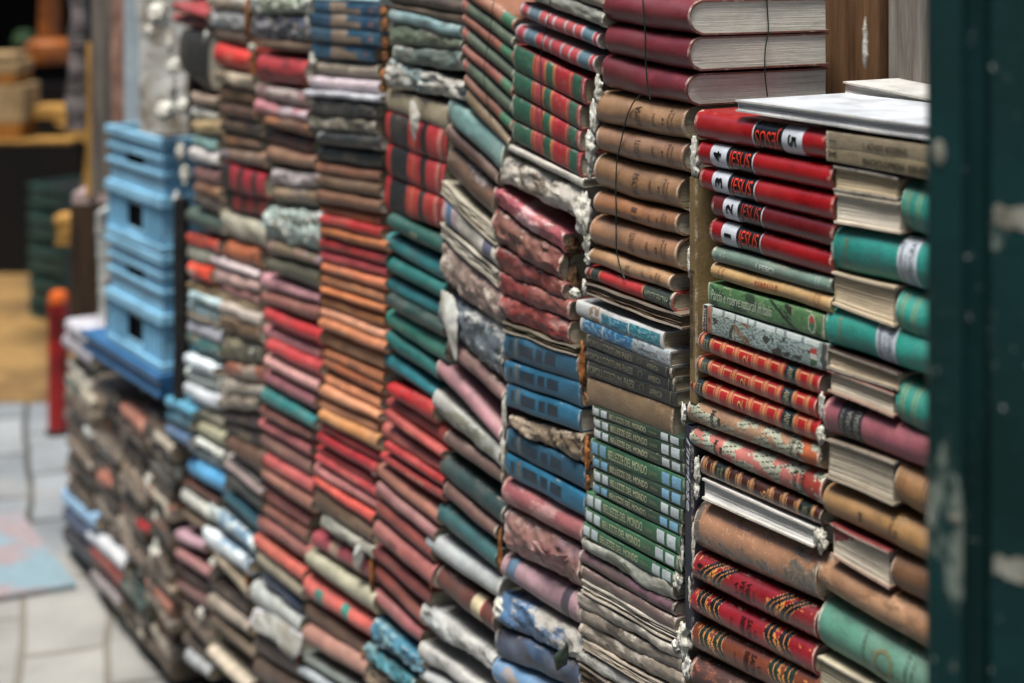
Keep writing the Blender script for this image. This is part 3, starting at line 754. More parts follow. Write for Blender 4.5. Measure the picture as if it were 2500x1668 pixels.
pile('orange pile', '''
753 -10 2 924 -6 8 r a8c4c8 | thin pale blue book at the top edge
753 4 29 924 10 42 f 174e68 btan | navy blue volume with beige block
755 32 64 924 44 78 f 174e68 btan | navy blue volume with beige block
758 68 100 924 82 114 f 18546c btan | navy blue volume with beige block
762 104 140 910 116 152 f 1e5c7c btan | navy blue volume with beige block
773 148 181 921 156 195 r a89f94 | grey limp paper spine
751 184 217 921 197 232 r b8acac | grey lilac paper spine
742 218 232 926 234 250 c d0d2ce | ragged white paper edge
758 235 283 915 252 294 r 34322c blackw | black book with mouldy edges
753 285 316 915 295 330 c 6a6454 patch:b0aca0:.2:6 | decayed grey volume
770 320 352 924 332 370 r 26302e patch:b8bcb8:.4:6 | blackish teal book
773 354 392 926 371 416 r 26352f | dark bottle green book
769 394 425 924 418 449 r 96684a | brown cloth spine
769 427 459 924 451 487 r 6c553c | brown cloth spine
769 461 496 924 490 525 r 74563c | brown cloth spine
780 498 520 926 525 556 r b4622c | rust orange thin spine
779 522 551 926 557 591 r a81c14 | blood red spine
779 553 576 941 592 618 r ac6e38 | ochre spine
779 577 607 937 619 649 r ac2228 | scarlet spine
779 609 640 940 651 680 r ac464a | light red spine
779 641 663 938 681 712 r c07a4c | orange cloth spine
780 664 697 937 713 744 r c08658 | orange cloth spine
780 699 716 937 746 770 r b47444 | orange cloth spine
779 718 745 937 772 806 r b0703f | orange cloth spine
775 747 774 938 808 838 r d09a74 | orange cloth spine
778 777 803 937 840 866 r bc7850 | orange cloth spine
780 805 843 937 868 908 r c4905f | orange cloth spine
780 845 871 932 909 943 r b87a52 | orange cloth spine
785 874 898 930 945 968 r a05e34 | orange cloth spine
774 900 934 926 970 1007 r cc8e64 | orange cloth spine
776 936 969 920 1008 1030 r bc8460 | orange cloth spine
774 971 998 920 1032 1062 r c8926a | orange cloth spine
776 1000 1030 918 1064 1104 r b8804c | orange cloth spine
784 1033 1054 921 1106 1130 r 8a1018 | dark blood red spine
773 1056 1083 915 1132 1165 r a4202a | crimson spine
770 1085 1105 910 1167 1190 r a83c38 | crimson spine
770 1107 1129 915 1192 1219 r b84c4c | light crimson spine
765 1131 1161 917 1221 1250 r c48480 | pale pink spine
762 1163 1187 908 1253 1288 r bc5648 | salmon red spine
766 1190 1252 905 1290 1336 r 604838 | dim brown thick volume
782 1255 1290 908 1338 1364 c 848c7c | grey green ragged book
760 1296 1339 908 1366 1430 r 9c4854 redband | plump pink red volume
744 1341 1388 910 1448 1509 r a09c84 patch:50544c:.3:7 | grey paper spine with printed letters
740 1403 1463 906 1516 1567 r c4685c tealm | big coral volume with teal marks
747 1467 1520 884 1569 1613 r 6c5644 | wide brown book
738 1527 1575 890 1616 1665 r 987868 | pinkish brown round spine
740 1593 1620 880 1680 1706 r 98a09c | slim grey spine
726 1624 1652 870 1710 1745 r a4aca8 | slim grey spine
''')
pile('faded pink pile', '''
612 -20 30 755 -10 34 c 9aa294 patch:d0d4d0:.1:6 | grey green crumpled mass of leaves
612 33 96 758 38 104 c 5c6270 patch:a8acb0:.1:6:38302a | dark bluish crumpled volume
639 98 120 756 107 131 r 64523c | dark olive brown book
623 126 204 743 142 215 r a42c34 patch:7c2824:.15:3 | large dark red volume
623 206 235 743 221 263 c a07c80 patch:c8c0b8:.1:3 | pinkish swollen volume
621 239 279 747 268 303 r c8888c patch:d8ccd0:.1:3 | pale pink swollen volume
641 283 306 752 304 336 r 6a4c34 patch:a8703c:.2:5 | brown book with ochre marks
641 308 348 758 340 380 r 6a2c20 rb2 | brown book with red end
650 354 394 765 382 416 r a07c60 patch:8c3426:.3:2 | tan book with red end
663 412 454 774 425 463 c 8c8480 patch:c0b8b8:.1:7 | tattered greyish flowered book
665 456 494 774 467 509 r 6c5a48 patch:a08c70:.15:6:8a8a94 | brown patterned book
641 503 580 780 514 622 c a0b4b0 patch:d0d8d4:.05:6:706c60 | crumpled bluish white pages
652 586 622 778 627 653 r 70604e patch:b88888:.2:6:8a9ab0 | multicoloured patterned book
650 626 664 774 656 713 r 5c5a48 | dull grey green book
634 667 704 778 718 744 r c49498 | glossy pale pink spine
637 711 744 774 748 791 r 8a5c54 | brown rose spine
643 750 788 778 806 848 r a4282c | bright red spine
639 790 824 780 850 883 r bc8488 | mauve pink spine
648 826 863 778 886 925 r ac3c3e | dusty red spine
645 866 899 774 928 965 r c8a098 | whitish pink spine
641 903 939 765 968 1007 r b07074 | rose pink spine
637 946 987 763 1020 1053 r 1e6e6c | dark turquoise spine
634 990 1020 756 1055 1080 r 8e5c50 | rosewood spine
630 1022 1046 756 1085 1119 r b86c6c | rosewood spine
636 1050 1100 756 1122 1170 r 947066 | rosewood spine
637 1104 1144 761 1175 1215 r a4504e | rosewood spine
637 1147 1174 756 1218 1256 r a06c5c | rosewood spine
636 1177 1224 752 1260 1296 r b06e64 | rosewood spine
630 1227 1246 745 1299 1332 r 84544a | rosewood spine
628 1248 1298 752 1336 1381 r ac6e68 | rosewood spine
617 1302 1340 738 1392 1432 r b86454 | coral orange spine
625 1343 1386 734 1436 1471 r 8c8674 | greyish khaki spine
640 1388 1425 732 1474 1502 c 2c4a64 patch:7c7468:.1:4 | navy book with worn end
612 1416 1474 732 1506 1556 c c0c4c0 | smooth whitish swollen volume
612 1489 1538 732 1560 1606 c c8d0d0 | white torn sheet over brown boards
618 1542 1600 730 1608 1668 r 54463a | dark umber book
618 1604 1662 728 1672 1735 r 5a4a3c | dark umber book
''')
pile('next to last pile', '''
506 -10 20 600 -5 28 c a89c84 patch:c8c8c0:.1:5 | beige tattered book at the top edge
506 22 66 600 30 80 c a4a8a4 patch:cad4d8:.05:6:80745c | whitish blue tattered book
520 70 98 605 84 118 r 54422e | dark brown leather book
522 100 164 606 124 181 r b82414 | vivid red volume
522 170 199 612 186 221 c b4a690 patch:807058:.1:5 | dirty cream book
533 204 246 621 224 263 r 806440 | ochre brown book
535 252 285 621 266 301 r 5a4230 patch:8c5430:.2:5 | brown gold patterned book
539 288 318 634 303 341 r 584430 patch:3a3024:.1:5 | brown gold patterned book
539 321 357 634 345 370 r 6c5440 patch:b87838:.2:5 | brown gold patterned book
539 363 392 646 374 416 r 7c6858 patch:a87c48:.2:5:8088a0 | brown gold patterned book
539 394 458 643 428 485 f a42838 rb2 | wine red volume with dark blocks
550 463 511 648 488 531 f 962418 rb2 | brick red volume with dark blocks
533 507 571 650 552 609 c c0b8a4 patch:8c7458:.25:4 | bulging ivory volume
544 582 640 630 606 662 r ac6438 patch:7c4c2c:.1:4 | burnt orange volume
513 620 648 628 665 686 r d0bcc0 | pale pink white slim spine
522 656 690 632 692 716 c c8a4a0 | soft pink slim book
535 693 712 634 722 750 c 987068 | reddish brown slim book
530 711 733 634 752 768 c 8c7c60 | khaki slim book
533 735 763 634 773 802 c c0bcaa | off white book
535 766 808 632 806 841 c 5c4c30 | umber ragged book
544 813 880 634 845 890 c 86806c patch:5c5c50:.1:5 | dirty grey ragged volume
548 884 920 639 895 939 c 9c5c40 patch:b0a898:.1:5 | rust and grey lump of a book
544 923 959 641 943 970 c b8b0a0 patch:807468:.1:5 | pale lumpy book
535 961 1000 628 972 1004 c 9c9484 patch:605850:.1:6 | speckled ragged book
539 1002 1030 630 1008 1058 r 4c3a38 | dark plum book
545 1032 1062 634 1060 1104 r 3e342e | blackish brown book
550 1066 1102 634 1107 1170 r 5c3e2c | chestnut book
548 1104 1122 634 1172 1197 r a0a09c | thin silver grey spine
546 1125 1144 636 1199 1217 r 8c847c | thin taupe spine
548 1148 1184 636 1219 1255 r 36403e | charcoal spine
544 1188 1230 628 1257 1307 r 38707c | petrol blue spine
510 1226 1265 619 1325 1354 c d0d8dc patch:4f88b0:.15:4 | blue blotched white spine
495 1285 1327 603 1372 1407 c d0d8dc patch:5c94b8:.1:4 | blue blotched white spine
520 1345 1370 601 1432 1465 r 8c806c | greyish tan spine
508 1403 1440 603 1467 1516 r 443428 | deep brown spine
506 1447 1489 603 1525 1556 r 9c9488 | grey beige spine
513 1494 1531 619 1591 1618 r 685848 | drab brown spine
504 1575 1606 601 1668 1702 r b4aa98 | round beige spine
''')
pile('last pile by the crates', '''
420 4 27 502 31 51 r 9c3034 | thin red topmost spine
422 33 56 503 53 75 r 98302c | thin red topmost spine
437 70 175 506 76 222 f 181816 | tall black binder
468 226 254 522 241 261 c a89888 | pinkish beige book
468 262 288 528 277 294 c c0bcb4 | soft white book
468 294 327 535 297 332 c a89470 | sandy book
468 332 356 526 343 372 c 8cb0b0 | watery blue book
462 360 392 530 376 405 c c8ccc8 | plain white book
472 405 441 535 418 456 c 8a6460 | puce book
472 443 472 537 461 496 c 7c5840 patch:b08858:.2:4 | brown book with sandy spot
472 474 496 530 500 529 r 2c2018 | black brown book
453 507 547 537 534 580 r 4a625c | dark grey green spine
455 569 596 533 589 620 c cc4c34 patch:a8c4c0:.25:4 | orange red torn book
457 600 638 520 618 649 c a0a498 | greyish ragged book
457 642 678 513 656 693 c cc4a28 patch:d0c8c0:.3:3 | orange red book
457 689 706 526 704 733 c 8c7a54 | mustard brown book
457 709 733 533 735 757 c b8ccd4 patch:84b8cc:.1:4 | icy blue white book
457 737 755 533 760 791 c b8c8cc patch:80b0c8:.1:4 | icy blue white book
457 757 779 533 793 804 c 8c8474 | dull stone coloured book
457 782 810 539 806 841 c c4c8cc | chalky white book
457 813 841 536 844 878 c 4c8a8c patch:8c7c68:.1:4 | torn teal and brown book
449 864 892 520 898 925 c ccd4d4 | rounded white spine
453 897 930 535 930 959 c ccd2d2 | rounded white spine
449 934 974 533 968 1005 c d0d6d6 | rounded white spine
462 980 1017 544 1018 1054 r 8c8678 | stone grey plain spine
462 1019 1054 544 1056 1098 r 94907e | stone grey plain spine
460 1057 1077 541 1106 1126 c c8cac4 | off white slim spine
460 1079 1106 543 1128 1150 r c0c8cc | silvery white spine
457 1112 1166 546 1160 1215 r 4f98c4 patch:b8c8d0:.3:2 | sky blue volume
446 1168 1188 530 1218 1238 r 6c4a3c | slim brown spine
440 1190 1230 510 1241 1279 r ccd0c8 | smooth cream white spine
446 1243 1270 502 1283 1303 r 907864 | light brown spine
422 1290 1325 495 1328 1352 r b89ca0 | dusky pink spine
426 1339 1365 508 1394 1418 r 946e6c | faded rose brown spine
424 1367 1410 506 1427 1454 r 4c342c | dark cocoa spine
422 1414 1436 504 1458 1500 r 7c5c58 | worn mauve brown spine
430 1440 1480 504 1504 1546 r 4a382e | dark cocoa spine
446 1485 1520 506 1550 1592 r 6a5c50 | muddy brown spine
446 1540 1580 508 1596 1630 r 5c5044 | muddy brown spine
449 1584 1625 508 1634 1664 r a0a8a4 | grey blue spine at the foot
''')
ORD = ['first', 'second', 'third', 'fourth', 'fifth', 'sixth', 'seventh', 'eighth', 'ninth', 'tenth', 'eleventh', 'twelfth', 'thirteenth', 'fourteenth']
NUMW = ['zero', 'one', 'two', 'three', 'four', 'five', 'six', 'seven', 'eight', 'nine', 'ten', 'eleven', 'twelve', 'thirteen', 'fourteen']
seed = 0
for pname, txt, near in PILES:
    rows = []
    for ln in txt.strip().split('\n'):
        a, look = ln.split('|'); a = a.split(); rows.append((tuple(float(v) for v in a[:6]), a[6], a[7], a[8] if len(a) > 8 else None, look.strip()))
    looks = [r[4] for r in rows]
    for i, (q, st, c, pat, look) in enumerate(rows):
        seed += 1
        kw = {}
        if 'oxblood' in look:
            a_, _ = un(q[3], 100); kw['W'] = un_side(2025, 100, a_)[0]; kw['page'] = 'dcdace'; kw['mat'] = 'leather'; kw['wear'] = .3
        if 'Roman' in look: kw['mat'] = 'leather'; kw['wear'] = .75; kw['page'] = 'b0a488' if i % 2 else 'd0c8b4'
        if 'travel' in look or 'atlas' in look: kw['wear'] = .18
        if 'encyc' in look or 'bible' in look: kw['wear'] = .22
        if look.startswith('white fore'): kw['page'] = 'eeeeea'; kw['wear'] = .15
        if st in 'ps' and 'page' not in kw: kw['page'] = c
        if not near:
            jr = random.Random(seed*31); kw['d0'] = jr.uniform(-.006, .009)
            h_ = [int(c[k_:k_+2], 16) for k_ in (0, 2, 4)]; g_ = jr.uniform(1.02, 1.2)
            c = ''.join('%02x' % max(0, min(255, int(v_*g_*jr.uniform(.97, 1.03)))) for v_ in h_)
            if st == 'r' and not pat and jr.random() < .6: pat = 'auto'
        elif 'oxblood' in look: pat = 'oxb'
        o = make_book(q, st, c, look, pat, near=near, seed=seed, **kw)
        n = looks.count(look)
        if n > 1:
            k = looks[:i].count(look)
            lab = f"{ORD[k]} of the {NUMW[n]} {look}s down the {pname}"
        else:
            lab = f"{look}, in the {pname}"
        ws = lab.split()
        tag(o, lab, 'book', 'books stacked flat in the long outdoor wall')
# ------------------------------------------------------------------ books turned end-on at the right
def turned(q, st, c, lab, H, page, pat=None, yz=None, **k):
    global seed
    seed += 1
    sz = None
    if yz: sz = (un(q[3], yz[0])[1], un(q[3], yz[1])[1])
    o = make_book(q, st, c, lab, pat, near=True, seed=seed, endon=H, page=page, spinez=sz, **k)
    tag(o, lab, 'book', 'books stacked flat in the long outdoor wall')
def extra(q, st, c, lab, pat=None, **k):
    global seed
    seed += 1
    tag(make_book(q, st, c, lab, pat, near=True, seed=seed, **k), lab, 'book', 'books stacked flat in the long outdoor wall')
extra((2033, 403, 465, 2192, 434, 491), 'p', '1c2a40', 'reversed book with navy boards just under the grey paperback marked X', page='d2c2a4', wear=.3)
extra((2036, 468, 545, 2198, 494, 572), 'p', 'd0c4ac', 'coverless cream page block directly below the reversed book with navy boards', page='e8e0d0', wear=.35)
extra((2030, 662, 743, 2184, 700, 800), 'p', 'c4b498', 'coverless tan page block between the two white-labelled turquoise volumes', page='d8c8ac', wear=.35)
extra((2018, 849, 900, 2192, 911, 957), 'p', '3c2420', 'reversed book with dark boards under the lower white-labelled turquoise volume', page='d4c4aa', wear=.35)
extra((2021, 903, 957, 2182, 962, 1021), 'p', '8c2c20', 'reversed book with red board edges just above the pink cloth history', page='e0d6c2', wear=.3)
extra((2016, 1070, 1167, 2182, 1128, 1236), 'p', '8c8070', 'weathered grey page block just below the pink cloth history', page='c4bba8', wear=1.)
extra((2026, 1276, 1355, 2170, 1346, 1441), 'p', '8c3c3c', 'reversed book with pink stained corner above the thick pale tan volume', 'pinkc', page='dcd2c0', wear=.4)
extra((2200, 437, 571, 2320, 476, 620), 'r', '1c9488', 'turquoise spine end half hidden by the green door, highest of the four', 'tealend', wear=.5)
extra((2187, 699, 822, 2320, 744, 884), 'r', '1f9a8c', 'turquoise spine end by the green door between the two white-labelled volumes', 'tealend', wear=.5)
extra((2186, 924, 1046, 2320, 974, 1110), 'r', '1c9082', 'turquoise spine end by the green door, lowest of them', 'tealend', wear=.5)
extra((2184, 1128, 1240, 2320, 1182, 1306), 'r', '9c7446', 'tan spine end by the green door beside the weathered grey page block', 'tanend', wear=.5)
extra((2174, 1350, 1443, 2320, 1408, 1520), 'r', '7c5838', 'dark tan spine end by the green door beside the pink stained book', 'tanend', wear=.6)
# white pads on top
aS, _ = un(1795, 243); dS = un_side(2066, 236, aS)[0]
o = make_book((1795, 243, 272, 2320, 314, 352), 'p', 'c0c6cc', '', None, near=True, seed=901, W=dS, page='eef2f6', wear=.02); tag(o, 'large white pad lying on top of the glossy red volume numbered 5', 'book', 'white pads on the top of the stack')
o = make_book((2057, 198, 232, 2330, 251, 299), 'p', 'bcbcb8', '', None, near=True, seed=902, W=.26, d0=dS+.004, page='e8e8e4', wear=.02); tag(o, 'white pad at the back, in front of the wooden planks', 'book', 'white pads on the top of the stack')
# ------------------------------------------------------------------ upright books wedged between the piles
def upright(xL, xR, yT, yB, c, lab, txt, ink, t0, t1, font=(0, 0), depth=.2, d0=.001, page='b0a080'):
    aL, zT = un(xL, yT, d0); aR, _ = un(xR, yT, d0); zB = un(xL, yB, d0)[1]
    root = empty('book', wp((aL+aR)/2, d0+depth/2, zB), ANG); w_ = aR-aL; h = zT-zB
    m = MB(); c_ = lin(c); y0 = -depth/2; bt = .0022
    prof = [(-w_/2, y0+depth), (-w_/2, y0+.003), (-w_/2+.002, y0), (w_/2-.002, y0), (w_/2, y0+.003), (w_/2, y0+depth), (w_/2-bt, y0+depth), (w_/2-bt, y0+bt), (-w_/2+bt, y0+bt), (-w_/2+bt, y0+depth)]
    N = 24; k = len(prof)
    for i in range(N+1):
        z = h*i/N
        for x, y in prof: m.v.append((x+nz(z*9, xL)*.0008, y+nz(z*7+4, xL)*.0008, z))
    for i in range(N):
        for j in range(k): m.quad((i*k+j, i*k+(j+1) % k, (i+1)*k+(j+1) % k, (i+1)*k+j), c_, .5 if j in (1, 3) else 0)
    for base_, rev in ((0, 1), (N*k, 0)):
        for a_, b_, c2, d_ in ((0, 1, 8, 9), (1, 2, 3, 8), (3, 4, 7, 8), (4, 5, 6, 7)):
            q4 = [base_+x for x in (a_, b_, c2, d_)]; m.quad(q4[::-1] if rev else q4, c_, .3)
    vs, fs = glyphs(txt, *font); o_ = len(m.v)
    for x, y in vs: m.v.append((-w_/2+w_*(.16+.68*(y)), y0-.0006, h-h*(t0+(t1-t0)*x)))
    for f in fs: m.quad([o_+i for i in f], lin(ink), 0)
    co = m.build('cover', M['cloth'], root); co['wear'] = .3
    p = MB(); p.box((-w_/2+bt+.0003, y0+.004, .004), (w_/2-bt-.0003, y0+depth-.004, h-.004), lin(page)); p.u = [[(0, 0), (0, .01), (.1, .01), (.1, 0)]]*6
    po = p.build('page_block', M['page'], root, smooth=False); po['wear'] = .5
    tag(root, lab, 'book', 'books standing upright in the wall')
upright(1682, 1699, 432, 980, '8a7448', 'tall olive book standing upright beside the glossy red volumes', 'Il mobile nei secoli - Germania', '2a2418', .41, .80, (.01, .25))
upright(1671, 1690, 1036, 1528, '16223a', 'navy book standing upright with white italic lettering', "l'inglese", 'c8d0d8', .06, .42, (.02, .3), page='4a4a50')
# ------------------------------------------------------------------ far heap under the crates: too many and too small to count
def heap():
    m = MB(); rnd = random.Random(5)
    cs = [lin(h) for h in ('5a4a3a', '6c5a48', '4a4034', '8a7a68', '5c4a3c', '443c30', 'a89c8c', '3c5450', 'b0a898', '7c5440', '6a6054', '504438', 'c0bcb0', '74665a', 'a8705c')]
    xs = [160, 225, 288, 350, 418]
    for ci in range(4):
        x0, x1 = xs[ci]+rnd.uniform(-2, 2), xs[ci+1]-3
        y = 872+(x0-160)*.62; yend = (1185 if ci == 0 else 1320+(x0-160)*1.28)
        while y < yend:
            th = rnd.uniform(24, 46); c = rnd.choice(cs); sl = (y+106)/(x0+800)
            jx = rnd.uniform(-6, 6); dj = rnd.uniform(-.03, .02)
            a0, zt0 = un(x0+jx, y, dj); _, zb0 = un(x0+jx, y+th, dj); a1, zt1 = un(x1, y+(x1-x0)*sl, dj); _, zb1 = un(x1, y+th*1.06+(x1-x0)*sl, dj)
            o = len(m.v); np_ = 7; ns = 5
            for i in range(ns+1):
                s = i/ns
                for k in range(np_+2):
                    if k == 0 or k == np_+1: t, d = (1 if k == 0 else 0), .16
                    else: t = 1-(k-1)/(np_-1); d = (1-math.sqrt(max(0, 1-.97*(2*t-1)**2)))*.012
                    zt = zt0+(zt1-zt0)*s; zb = zb0+(zb1-zb0)*s; a = a0+(a1-a0)*s
                    z = zb+(zt-zb)*(t*.94+.03)
                    m.v.append(wp(a, dj+d+nz(a*20+ci, z*25)*.012, z+nz(a*15, z*20, 3)*.006))
            K = np_+2
            for i in range(ns):
                for k in range(K-1):
                    cc = c if nz(o*.1+i*.7, k*.3) < .25 else cs[(o//7) % len(cs)]
                    m.quad((o+i*K+k, o+i*K+k+1, o+(i+1)*K+k+1, o+(i+1)*K+k), cc, .2)
            for i in (0, ns):
                ids = [o+i*K+k for k in range(K)]; m.quad(ids if i == 0 else ids[::-1], mixc(c, lin('8a7c68'), .5), 0)
            y += th
    ob = m.build('book_heap', M['cloth'], origin=wp(un(290, 1300)[0], .05, .02)); ob['wear'] = .8
    tag(ob, 'blurred heap of brown and grey decayed books under the blue crates', 'book heap', kind='stuff')
heap()
for q, c, lab in (((150, 1190, 1232, 232, 1262, 1300), '9cc4e4', 'pale blue book at the far foot of the wall'), ((153, 1236, 1280, 232, 1304, 1350), '50607c', 'slate book right below the pale blue one at the far foot'),
                  ((152, 1284, 1330, 228, 1354, 1402), '34343c', 'blackish book lowest at the far left corner of the wall'), ((212, 1290, 1322, 302, 1372, 1404), 'd0d4d8', 'white slim book at the far foot of the wall'),
                  ((220, 1325, 1372, 297, 1408, 1448), '9c4438', 'brick red book under the white slim one at the far foot'), ((222, 1392, 1420, 292, 1468, 1500), '9c9494', 'grey book touching the paving at the far foot'),
                  ((205, 1040, 1062, 275, 1110, 1135), 'c8ccc8', 'short white book in the brown heap below the crates'), ((236, 1130, 1190, 272, 1165, 1200), 'c88068', 'salmon spotted book in the brown heap'),
                  ((333, 1266, 1296, 362, 1282, 1310), 'b81820', 'small bright red book in the grey rubble near the paving'),
                  ((403, 969, 992, 466, 1003, 1022), '5aa4c0', 'bright blue book beside the black strip'), ((404, 1000, 1030, 462, 1026, 1058), '3c7488', 'petrol blue book under the bright blue one beside the black strip'),
                  ((404, 1036, 1064, 460, 1064, 1096), '6c8cb0', 'steel blue book two below the bright blue one')):
    seed += 1
    o = make_book(q, 'c', c, lab, None, seed=seed, wear=.4, d0=-.02); tag(o, lab, 'book', 'books stacked flat in the long outdoor wall')
# ------------------------------------------------------------------ foam
M['foam'] = simple('cured_foam', 'e2e2da', .8, 'bab8a8', 45, bump=.8, dist=.004)
M['ofoam'] = simple('aged_foam', 'b87c40', .75, '6a4424', 40, bump=.8, dist=.004)
M['dfoam'] = simple('rotted_paper_pulp', '7a5c38', .9, '3c2c1c', 60, bump=1, dist=.004)
import bmesh
def foam(x, y, rx, ry, lab, mat='foam', d=.004, lump=.42):
    a, z = un(x, y, d); t = (P0+AX*a+AN*d).y
    sx, sz = rx/F*t*.85, ry/F*t*.9
    bm = bmesh.new(); bmesh.ops.create_icosphere(bm, subdivisions=4, radius=1)
    for v in bm.verts:
        p = v.co.copy(); k = 1+lump*noise.noise(p*1.6+Vector((x, y, 0)))+lump*.7*noise.noise(p*3.6+Vector((y, x, 3)))+lump*.28*noise.noise(p*8)+lump*.2*noise.noise(p*19)
        ky = sz/sx
        p = p*k; p.x += .35*noise.noise(Vector((x, p.z*max(1, ky*.6), 1)))*(1 if ky > 1.5 else .3)
        if ky > 1.5: w_ = 1+.5*noise.noise(Vector((p.z*ky*.9, x, 5))); p.x *= w_
        v.co = Vector((p.x*sx, p.y*sx*.8, p.z*sz))
    me = bpy.data.meshes.new('foam_blob'); bm.to_mesh(me); bm.free(); me.shade_smooth(); me.materials.append(M[mat])
    o = bpy.data.objects.new('foam_blob', me); COL.objects.link(o); o.location = wp(a, d, z); o.rotation_euler = (0, 0, ANG)
    tag(o, lab, 'foam', {'foam': 'white foam squeezed between the piles', 'ofoam': 'brown aged foam between the piles', 'dfoam': 'rotted pulp between the piles'}[mat])
FO = [(1697, 386, 15, 54, 'white foam bead beside the glossy red volumes 3 and 4'), (1689, 512, 7, 30, 'small white foam sliver left of the upright olive book'), (1684, 640, 8, 38, 'white foam sliver at the mid height of the olive book'),
 (1461, 222, 13, 38, 'white foam between the lowest oxblood volume and the green banded books'), (1450, 292, 14, 42, 'white foam left of the topmost tan history volume'), (1444, 362, 18, 46, 'white foam left of the second tan history volume'),
 (1440, 416, 8, 24, 'white foam left of the third tan history volume'), (1426, 528, 27, 56, 'large white foam lump left of the fourth tan history volume'), (1433, 592, 12, 34, 'white foam left of the fifth tan history volume'), (1436, 630, 11, 18, 'round white foam left of the sixth tan history volume'),
 (1404, 716, 17, 14, 'greyish foam lump above the white and blue magazine spine'), (1427, 700, 7, 18, 'thin foam edge by the red archaeology volume'),
 (1232, 1010, 8, 56, 'white foam strand left of the third blue atlas volume'), (1229, 1110, 9, 52, 'white foam strand left of the lower blue atlas volumes'),
 (1669, 1012, 8, 28, 'white foam above the upright navy book'), (1702, 1150, 10, 38, 'white foam left of the dark brown encyclopedia'), (1701, 1198, 9, 24, 'white foam left of the reversed white book'),
 (1664, 1345, 8, 46, 'white foam right of the lowest green travel volumes'), (1655, 1418, 14, 24, 'white foam under the lowest green travel volume'), (1692, 1330, 8, 60, 'white foam left of the upper crimson bible'),
 (1688, 1440, 10, 60, 'white foam left of the creased crimson bible'), (1670, 1560, 22, 46, 'large white foam mass beside the waterlogged page blocks'), (1678, 1630, 14, 34, 'white foam lump left of the dark marbled book'), (1655, 1575, 20, 16, 'crumbled foam on the corner of a waterlogged page block'),
 (2006, 990, 9, 40, 'white foam between the red encyclopedias and the pink history'), (2004, 1063, 14, 26, 'white foam ball under the pink history corner'), (2001, 1110, 7, 26, 'thin foam left of the grey page block'), (2004, 1316, 20, 32, 'crumbly foam ball at the end of the reversed white book'),
 (2112, 110, 7, 60, 'foam strand between the two wooden planks'), (1222, 1487, 22, 30, 'large crumbly foam lump by the torn pinkish volume'),
 (387, 38, 32, 34, 'big white lump on the rough plaster'), (366, 78, 14, 18, 'white lump left of the big one on the plaster'), (414, 108, 13, 25, 'oblong white lump on the plaster beside the tall binder'), (428, 163, 24, 20, 'double white lump on the plaster beside the tall binder'),
 (421, 222, 12, 30, 'tall white lump low on the plaster'), (405, 272, 34, 26, 'broad white lump just above the blue crates'), (447, 262, 20, 20, 'white lump right of the broad one above the crates'), (441, 372, 15, 24, 'white lump right of the upper crate'), (452, 428, 16, 26, 'white lump at the side of the upper crate'),
 (430, 490, 10, 26, 'pinkish white lump on top of the black strip'), (400, 1068, 12, 12, 'round white lump under the steel blue book'), (413, 1110, 18, 14, 'white lump left of the sky blue volume'), (437, 1148, 16, 20, 'white lump touching the sky blue volume'),
 (350, 1393, 18, 16, 'round cream lump near the paving'), (346, 1434, 14, 12, 'small cream lump near the paving'), (363, 1456, 12, 12, 'lowest small white lump near the paving'), (492, 1503, 15, 20, 'white drop shaped lump among cocoa spines'), (522, 1374, 13, 13, 'white round lump under the blue blotched spines'), (550, 1380, 9, 9, 'small white lump under the blue blotched spines'),
 (505, 92, 9, 20, 'white lump left of the vivid red volume'), (616, 118, 12, 12, 'cream lump right of the vivid red volume'), (764, 146, 11, 22, 'white lump left of the grey limp spine'), (752, 60, 8, 36, 'white drip left of the navy blue volumes'),
 (370, 1180, 24, 30, 'cluster of grey white lumps in the rubble'), (385, 1270, 18, 36, 'bluish white rubble lump'), (385, 1360, 22, 46, 'grey blue rubble mass by the last pile'), (620, 862, 13, 14, 'white bead beside the glossy mauve spines'), (789, 793, 10, 11, 'white bead on the orange spines'), (917, 1150, 10, 14, 'white bead beside the crimson spines')]
for f in FO: foam(*f)
for i, f in enumerate([(936, 30, 9, 14), (939, 62, 10, 18), (940, 105, 10, 16), (940, 140, 11, 16), (938, 186, 13, 20), (936, 216, 9, 10)]):
    foam(*f, ['topmost', 'second', 'third', 'fourth', 'fifth', 'lowest'][i]+' amber foam bead right of the navy blue volumes', 'ofoam')
for f in [(603, 50, 8, 50, 'amber foam strand at the top left of the large dark red volume'), (618, 170, 9, 44, 'amber foam strand between the two bright red volumes'), (747, 190, 7, 30, 'amber foam strand left of the grey lilac spine'),
          (1422, 900, 11, 62, 'brown foam strand right of the blue atlas volumes'), (1433, 975, 8, 20, 'brown foam end by the paper wrapped book'), (1433, 1110, 9, 50, 'orange foam strand left of the green travel volumes'), (1434, 1180, 7, 24, 'orange foam end left of the green travel volumes'),
          (1222, 1350, 8, 60, 'brown strand left of the faded pink blue-banded volume'), (908, 1400, 8, 60, 'tan foam strand right of the printed letters spine'), (604, 1410, 9, 56, 'tan foam strand by the blotched blue spines'), (1052, 1410, 9, 26, 'tan foam lump by the cream labelled volume'), (888, 1600, 9, 14, 'amber bead by the crumpled teal covers'), (728, 1590, 8, 30, 'tan foam strand at the foot')]:
    foam(*f, 'ofoam')
for f in [(1382, 620, 24, 42, 'rotten brown pulp inside the peeled pink cover'), (1400, 690, 20, 46, 'dark rotten pulp right of the warped red volumes'), (1395, 600, 26, 26, 'upper rotten pulp below the mouldy grey block'), (1400, 800, 22, 40, 'dark pulp under the warped red volumes'), (1215, 750, 10, 30, 'ochre pulp by the warped red volumes'), (340, 1500, 26, 30, 'ochre mud at the foot of the far books')]:
    foam(*f, 'dfoam', d=.02)
